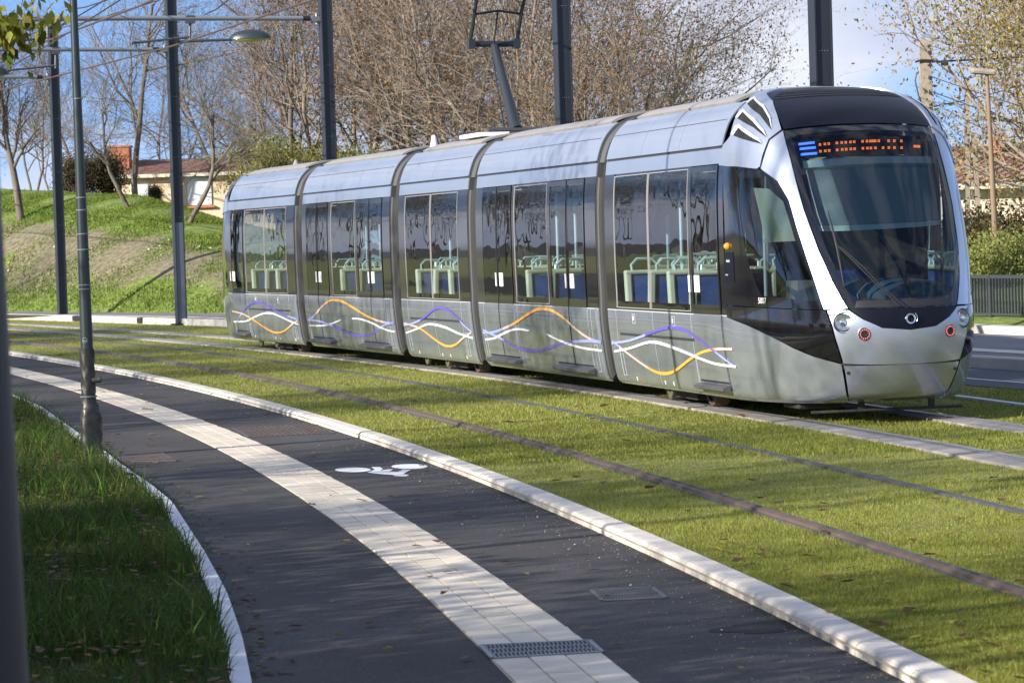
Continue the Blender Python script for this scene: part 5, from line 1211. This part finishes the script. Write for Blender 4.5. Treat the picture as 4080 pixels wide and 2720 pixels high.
rt,rf,w,h=house('house','pale house with an orange tiled roof at the right edge, behind the poles',10.9,18.5,76,0.,2.98,7,4.0,'wallR')
mb=MB();mb.box(-2.05,-1.75,2.6,2.95,3.3,4.25);mb.build('chimney',M['brick'],rf)
mb=MB();mb.box(-1.6,-.6,-.04,.02,1.0,2.1);mb.build('shutter',M['shutter'],rt)
# ------------------------------------------------------------------ right side poles
root=thing('utility_pole',(10.05,72,0),0,'weathered concrete utility pole rising behind the tram nose, with cable fittings','utility pole')
mb=MB();q=[];mb.box(-.17,.17,-.12,.12,0,.01)
c=[(-.19,-.13,0),(.19,-.13,0),(.19,.13,0),(-.19,.13,0),(-.13,-.09,6.36),(.13,-.09,6.36),(.13,.09,6.36),(-.13,.09,6.36)];mb.add(c,[(0,1,5,4),(1,2,6,5),(2,3,7,6),(3,0,4,7),(4,5,6,7)]);mb.build('shaft',M['concpole'],root,bevel=.03)
mb=MB()
for z in (6.2,6.05,5.75,5.45,5.1,4.8): mb.tube([(.10,-.1,z),(.10,-.17,z)],.05,8)
mb.tube([(-.25,-.12,5.84),(-.1,-.14,5.88),(.15,-.14,5.86),(.35,-.1,5.82)],.03,6);mb.tube([(-.22,-.1,5.58),(-.26,-.1,5.4),(-.2,-.1,5.1),(-.15,-.1,4.9)],.02,6)
mb.lathe([(.06,-.08),(.07,0),(.06,.08)],(.45,-.1,5.80),(1,0,0),8);mb.build('cable_fitting',M['cable'],root,True)
root=thing('utility_pole',(11.2,72.5,0),0,'ladder like double concrete pole with rungs, half hidden by golden leaves','utility pole')
mb=MB()
for s_,x0,x1 in ((-1,-.20,-.10),(1,.20,.02)):
    mb.add([(x0-.06,-.07,0),(x0+.06,-.07,0),(x0+.06,.07,0),(x0-.06,.07,0),(x1-.05+(.02),-.06,5.45 if s_<0 else 4.1),(x1+.05+.02,-.06,5.45 if s_<0 else 4.1),(x1+.05+.02,.06,5.45 if s_<0 else 4.1),(x1-.05+.02,.06,5.45 if s_<0 else 4.1)],[(0,1,5,4),(1,2,6,5),(2,3,7,6),(3,0,4,7),(4,5,6,7)])
for z in (.5,1.3,2.1,2.9,3.6): mb.box(-.18,.18,-.05,.05,z-.06,z+.06)
mb.build('shaft',M['concpole'],root)
root=thing('street_lamp',(9.62,60,0),0,'brown lamp post with a flat oblong grey head, right of the tram','street lamp')
mb=MB();mb.tube([(.10,0,0),(.06,0,1.9),(-.02,0,4.92)],[.075,.062,.036],12);mb.build('post',M['woodpole'],root,True)
mb=MB();mb.box(-.34,.16,-.13,.13,4.90,5.02,lambda a,b,c:(a,b,c-.18*(a+.1)*.6));mb.build('lamp_head',M['concpole'],root,bevel=.05)
mb=MB();mb.tube([(.075,-.07,1.15),(.03,-.06,1.19)],.03,8);mb.build('bracket',M['sticker'],root)
root=thing('street_lamp',(12.75,80,0),0,'small distant street lamp with a flat head in front of the orange roof','street lamp')
mb=MB();mb.tube([(0,0,0),(0,0,3.42)],[.06,.04],8);mb.build('post',M['woodpole'],root,True)
mb=MB();mb.box(-.22,.22,-.1,.1,3.42,3.50);mb.build('lamp_head',M['concpole'],root,bevel=.02)
P1=Vector((10.2,71.8,5.5));cb=[((10.2,71.9,5.83),(30,90,7.9),.2,.022,'thick dark utility cable running right from the concrete pole'),((10.1,71.8,5.5),(16.,60,2.6),.15,.012,'thin cable slanting down right from the pole, upper one'),((10.1,71.8,5.15),(18,64,2.2),.3,.014,'thin cable slanting down right from the pole, middle one'),((10.1,71.8,4.75),(20,95,7.8),.3,.016,'thin cable rising right from the low fitting of the pole'),((10.1,71.8,4.9),(17,66,1.4),.3,.009,'thinnest cable slanting down right from the pole')]
for a,b,sg,rr_,l in cb:
    mb=MB();a=Vector(a);b=Vector(b);mb.tube([a.lerp(b,k/8)-Vector((0,0,sg*4*(k/8)*(1-k/8))) for k in range(9)],rr_,5);tag(mb.build('utility_cable',M['cable'],smooth=True),l,'cable','cables on the utility pole')
# ================================================================== GRASS
def blades(name,XY,h,w,cols,z0,lean=.35,seed=3,hv=.45,patch=None):
    R=np.random.default_rng(seed);n=len(XY);hh=h*R.lognormal(0,hv*.6,n)*(patch if patch is not None else 1);az=R.uniform(0,2*math.pi,n);la=R.uniform(.2,1,n)*lean*hh*2
    la_az=R.uniform(0,2*math.pi,n);x,y=XY[:,0],XY[:,1];ww=w*(R.uniform(.7,1.3,n))
    z=z0(x,y) if callable(z0) else np.full(n,z0)
    dx,dy=np.cos(az)*ww/2,np.sin(az)*ww/2
    a=np.stack([x-dx,y-dy,z],1);b=np.stack([x+dx,y+dy,z],1)
    m1=np.stack([x+dx*.7+np.cos(la_az)*la*.35,y+dy*.7+np.sin(la_az)*la*.35,z+hh*.6],1);m0=np.stack([x-dx*.7+np.cos(la_az)*la*.35,y-dy*.7+np.sin(la_az)*la*.35,z+hh*.6],1)
    tip=np.stack([x+np.cos(la_az)*la,y+np.sin(la_az)*la,z+hh],1)
    V=np.stack([a,b,m1,tip,m0],1).reshape(-1,3);i=np.arange(n)*5
    F=np.concatenate([np.stack([i,i+1,i+2],1),np.stack([i,i+2,i+4],1),np.stack([i+4,i+2,i+3],1)])
    cc=np.array(cols)[R.integers(0,len(cols),n)]*R.uniform(.75,1.25,(n,1));K=np.repeat(np.concatenate([cc,np.ones((n,1))],1),5,0)
    return npmesh(name,V,F,[M['blade']],colors=K)
R=np.random.default_rng(5)
def lawn_pts(n,y0,y1,pw=2.0,xmax=.20):
    # density falls with distance
    u=R.uniform(0,1,n);Y=1/((1/y0**(pw-1))*(1-u)+u*(1/y1**(pw-1)))**(1/(pw-1)) if pw!=1 else y0+(y1-y0)*u
    lo=cx('K1',Y);hi=np.minimum(fk(Y),xmax*Y+.6);lo=np.maximum(lo,-.185*Y-.5);X=lo+R.uniform(0,1,n)*(hi-lo)
    ok=(hi>lo)
    for nm,offs in (('r1',((-.05,.05),(1.535,1.615))),('r3',((-.25,.14),(1.18,1.58)))):
        c=cx(nm,Y);dd=(cx(nm,Y+.1)-cx(nm,Y-.1))/.2;s=(X-c)/np.sqrt(1+dd**2)
        for a,b in offs: ok&=~((s>a+R.normal(0,.012,n))&(s<b+R.normal(0,.012,n)))
    # road
    rx=np.interp(Y,[16,24,31,35.13,36.77,41.5,46.5],[11.5,9,7,5.96,5.43,4.2,3.25]);ok&=~((X>rx)&(Y<46.5))
    return np.stack([X,Y],1)[ok]
lawnc=[(.50,.55,.085),(.42,.50,.07),(.60,.61,.13),(.36,.45,.065),(.74,.69,.24),(.52,.53,.09)]
def lp(XY): # soft patches of colour/length
    return 1+.3*np.sin(XY[:,0]*5.3+XY[:,1])*np.sin(XY[:,1]*3.1-XY[:,0]*2)+.25*np.sin(XY[:,0]*2.1+np.sin(XY[:,1]*.7)*2)*np.sin(XY[:,1]*.9)
P1_=lawn_pts(560000,10.5,26,2.2);o=link('lawn_grass',blades('lawn_grass',P1_,.021,.0034,lawnc,-.024,patch=lp(P1_)));tag(o,kind='stuff',label='short sunlit lawn grass between the rails',cat='grass')
P2_=lawn_pts(330000,26,90,2.2);o=link('lawn_grass',blades('lawn_grass',P2_,.026,.0075,lawnc,-.024,seed=4,patch=lp(P2_)));tag(o,kind='stuff',label='short lawn grass between the distant rails',cat='grass')
# verge weeds
def verge_pts(n,y0=6,y1=60,wd=3.2):
    u=R.uniform(0,1,n);Y=y0*(y1/y0)**u;wx=cx('W',Y);X=wx-.09-np.abs(R.normal(0,1,n))**.9*wd*.5
    return np.stack([X,Y],1)
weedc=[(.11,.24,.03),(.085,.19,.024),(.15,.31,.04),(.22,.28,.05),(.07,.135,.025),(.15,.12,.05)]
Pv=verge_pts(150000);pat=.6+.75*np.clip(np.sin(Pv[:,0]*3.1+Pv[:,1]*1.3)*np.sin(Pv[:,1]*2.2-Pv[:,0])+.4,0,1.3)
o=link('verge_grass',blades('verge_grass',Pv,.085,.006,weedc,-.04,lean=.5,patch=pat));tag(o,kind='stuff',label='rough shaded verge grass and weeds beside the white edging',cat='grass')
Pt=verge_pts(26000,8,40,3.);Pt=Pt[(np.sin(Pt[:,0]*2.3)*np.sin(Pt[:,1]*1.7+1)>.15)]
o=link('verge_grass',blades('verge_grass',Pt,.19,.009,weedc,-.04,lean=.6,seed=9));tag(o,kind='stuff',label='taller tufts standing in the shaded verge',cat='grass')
# embankment tufts
n=190000;Yt=R.uniform(82,122,n);tt=R.uniform(0,1,n)**.9*12.5;Xt=xe(Yt)+.35+tt/.905
soilm=np.exp(-((tt-3.0)/2.0)**2);nz=.5+.5*np.sin(Xt*1.1+Yt*.5)*np.sin(Yt*.8-Xt*.6);keep=(R.uniform(0,1,n)>soilm*.80*(.45+.6*nz))&(Xt/Yt>-.2)&(Xt/Yt<-.06)
XY=np.stack([Xt,Yt],1)[keep];tk=tt[keep]
ph=np.where(tk<1.2,1.25,1.0)*(.7+.6*nz[keep]);
o=link('slope_grass',blades('slope_grass',XY,.075,.032,[(.26,.40,.05),(.34,.47,.07),(.40,.50,.09),(.22,.34,.05)],lambda x,y:hz(x,y)[0]-.02,lean=.5,seed=12,patch=ph));tag(o,kind='stuff',label='bright green grass covering the embankment',cat='grass')
# stones on the bare soil band
n=1100;Yt=R.uniform(84,112,n);tt=np.clip(R.normal(3.2,1.5,n),.5,7);Xt=xe(Yt)+.3+tt/.905;z=hz(Xt,Yt)[0];s=R.lognormal(-3.6,.45,n)
d=np.array([(1,0,0),(0,1,0),(-1,0,0),(0,-1,0),(0,0,.7),(0,0,-.5)]);V=(np.stack([Xt,Yt,z],1)[:,None,:]+d[None]*s[:,None,None]*R.uniform(.6,1.3,(n,6,1))).reshape(-1,3);i=(np.arange(n)*6)[:,None];tri=np.array([(0,1,4),(1,2,4),(2,3,4),(3,0,4),(1,0,5),(2,1,5),(3,2,5),(0,3,5)]);F=(i[:,:,None]+tri[None]).reshape(-1,3)
o=link('stones',npmesh('stones',V,F,[mat('slope_stone',(.42,.35,.26),.9)]));tag(o,kind='stuff',label='small pale stones scattered on the bare soil of the slope',cat='stones')
# fallen leaves
def litter(name,XY,z,size,cols,label,seed):
    R=np.random.default_rng(seed);n=len(XY);V=[];F=[];K=[]
    k=10
    for (x,y) in XY:
        s=size*R.uniform(.5,1.4)*min(1.6,1+y/60);az=R.uniform(0,6.28);tilt=R.uniform(-.5,.5);curl=R.uniform(0,.5);c=np.array(cols[R.integers(0,len(cols))])*R.uniform(.6,1.2);b=len(V);lob=R.uniform(.0,.45)
        zz=z(x,y) if callable(z) else z
        V.append((x,y,zz+.012));K.append((*c,1))
        for j in range(k):
            t=2*math.pi*j/k;r=s*(.5+.5*abs(math.cos(t/2))**1.2)*(1-lob*(j%2));lx=r*math.cos(t);ly=r*.62*math.sin(t);lz=curl*abs(ly)+tilt*lx*.4+.010+abs(tilt)*s*.2
            V.append((x+lx*math.cos(az)-ly*math.sin(az),y+lx*math.sin(az)+ly*math.cos(az),zz+lz));K.append((*c,1))
        for j in range(k): F.append((b,b+1+j,b+1+(j+1)%k))
    o=link(name,npmesh(name,V,F,[M['leaf']],colors=K));return tag(o,kind='stuff',label=label,cat='fallen leaves')
XY=lawn_pts(430,11,60,1.7);litter('fallen_leaves',XY,-.0,.042,[(.42,.20,.08),(.55,.48,.08),(.30,.14,.06),(.60,.52,.10),(.38,.30,.08)],'brown and yellow leaves scattered on the lawn',1)
n=210;u=R.uniform(0,1,n);Y=8*(55/8)**u;X=cx('W',Y)+R.uniform(0,1,n)**1.0*(cx('K1',Y)-cx('W',Y));litter('fallen_leaves',np.stack([X,Y],1),-.055,.032,[(.42,.22,.10),(.55,.45,.12),(.26,.13,.07),(.50,.36,.14)],'few curled leaves lying on the cycle path',2)
n=420;u=R.uniform(0,1,n);Y=9*(32/9)**u;X=cx('W',Y)+np.abs(R.normal(0,.11,n));litter('fallen_leaves',np.stack([X,Y],1),-.066,.022,[(.30,.22,.10),(.42,.36,.12),(.16,.11,.06)],'leaf crumbs gathered along the white edging',3)
XY=verge_pts(2600,8,40,2.6);litter('fallen_leaves',XY,.035,.030,[(.26,.13,.07),(.34,.20,.10),(.18,.09,.05),(.42,.30,.12)],'dead brown leaves caught in the verge grass',4)
n=1500;u=R.uniform(0,1,n);Y=9*(45/9)**u;X=cx('K0',Y)-np.abs(R.normal(0,.35,n));V=[];F=[]
s=R.lognormal(-5.9,.45,n);V=(np.stack([X,Y,np.full(n,-.058)],1)[:,None,:]+d[None]*s[:,None,None]).reshape(-1,3);i=(np.arange(n)*6)[:,None];F=(i[:,:,None]+tri[None]).reshape(-1,3)
o=link('grit',npmesh('grit',V,F,[mat('grit_stone',(.45,.40,.33),.9)]));tag(o,kind='stuff',label='loose grit along the kerb foot',cat='grit')
# ================================================================== SKY & SUN
SUN_AZ=Vector((-.82,-.57,0)).normalized();EL=math.radians(21.5)
sd=Vector((SUN_AZ.x*math.cos(EL),SUN_AZ.y*math.cos(EL),math.sin(EL)))
sl=bpy.data.lights.new('sun','SUN');sl.energy=5.0;sl.angle=math.radians(.5);sl.color=(1,.93,.82);so=bpy.data.objects.new('sun',sl);COL.objects.link(so);so.rotation_euler=sd.to_track_quat('Z','Y').to_euler();so.location=(-20,-20,30)
w=bpy.data.worlds.new('World');sc.world=w;w.use_nodes=True;nt=w.node_tree;bg=nt.nodes['Background'];bg.inputs['Strength'].default_value=.11
def WN(t,**k):
    n=nt.nodes.new(t)
    for a,b in k.items():setattr(n,a,b)
    return n
tc=WN('ShaderNodeTexCoord');ad=WN('ShaderNodeVectorMath',operation='ADD');ad.inputs[1].default_value=(0,0,.24);nm=WN('ShaderNodeVectorMath',operation='NORMALIZE')
nt.links.new(tc.outputs['Generated'],ad.inputs[0]);nt.links.new(ad.outputs[0],nm.inputs[0])
sky=WN('ShaderNodeTexSky',sky_type='NISHITA');sky.sun_disc=False;sky.sun_elevation=EL;sky.sun_rotation=math.atan2(SUN_AZ.x,SUN_AZ.y);sky.air_density=1.0;sky.dust_density=.3;sky.ozone_density=1.6
nt.links.new(nm.outputs[0],sky.inputs['Vector'])
mp=WN('ShaderNodeMapping');mp.inputs['Scale'].default_value=(1,1,2.3);mp.inputs['Location'].default_value=(.35,0,.12);nt.links.new(tc.outputs['Generated'],mp.inputs[0])
n1=WN('ShaderNodeTexNoise');n1.inputs['Scale'].default_value=7.5;n1.inputs['Detail'].default_value=7;n1.inputs['Roughness'].default_value=.5;nt.links.new(mp.outputs[0],n1.inputs['Vector'])
fac=n1.outputs['Fac']
for c_,rx,rz,am in (((.088,1,.062),.050,.045,.20),((-.055,1,.035),.045,.03,.12),((.17,1,.03),.03,.03,.16),((-.13,1,.08),.09,.05,-.25)):
    v1=WN('ShaderNodeVectorMath',operation='SUBTRACT');v1.inputs[1].default_value=c_;nt.links.new(tc.outputs['Generated'],v1.inputs[0])
    v2=WN('ShaderNodeVectorMath',operation='MULTIPLY');v2.inputs[1].default_value=(1/rx,.2,1/rz);nt.links.new(v1.outputs[0],v2.inputs[0])
    v3=WN('ShaderNodeVectorMath',operation='LENGTH');nt.links.new(v2.outputs[0],v3.inputs[0])
    mr=WN('ShaderNodeMapRange',interpolation_type='SMOOTHSTEP');mr.inputs[1].default_value=0;mr.inputs[2].default_value=1.5;mr.inputs[3].default_value=am;mr.inputs[4].default_value=0;nt.links.new(v3.outputs['Value'],mr.inputs[0])
    a2=WN('ShaderNodeMath',operation='ADD');nt.links.new(fac,a2.inputs[0]);nt.links.new(mr.outputs[0],a2.inputs[1]);fac=a2.outputs[0]
cr=WN('ShaderNodeValToRGB');cr.color_ramp.elements[0].position=.43;cr.color_ramp.elements[1].position=.60;nt.links.new(fac,cr.inputs[0])
n2=WN('ShaderNodeTexNoise');n2.inputs['Scale'].default_value=14;n2.inputs['Detail'].default_value=4;nt.links.new(mp.outputs[0],n2.inputs['Vector'])
cc=WN('ShaderNodeValToRGB');cc.color_ramp.elements[0].position=.35;cc.color_ramp.elements[1].position=.7;cc.color_ramp.elements[0].color=(3.0,3.3,4.3,1);cc.color_ramp.elements[1].color=(4.5,4.7,5.15,1);nt.links.new(n2.outputs['Fac'],cc.inputs[0])
mx=WN('ShaderNodeMix',data_type='RGBA');nt.links.new(cr.outputs[0],mx.inputs[0]);tn=WN('ShaderNodeMix',data_type='RGBA',blend_type='MULTIPLY');tn.inputs[0].default_value=1;tn.inputs[7].default_value=(.88,1.0,1.22,1);nt.links.new(sky.outputs[0],tn.inputs[6]);nt.links.new(tn.outputs[2],mx.inputs[6]);nt.links.new(cc.outputs[0],mx.inputs[7]);nt.links.new(mx.outputs[2],bg.inputs['Color'])
sc.view_settings.view_transform='Standard';sc.view_settings.look='None';sc.view_settings.exposure=.95;sc.view_settings.gamma=1
sc.cycles.max_bounces=8;sc.cycles.transparent_max_bounces=16
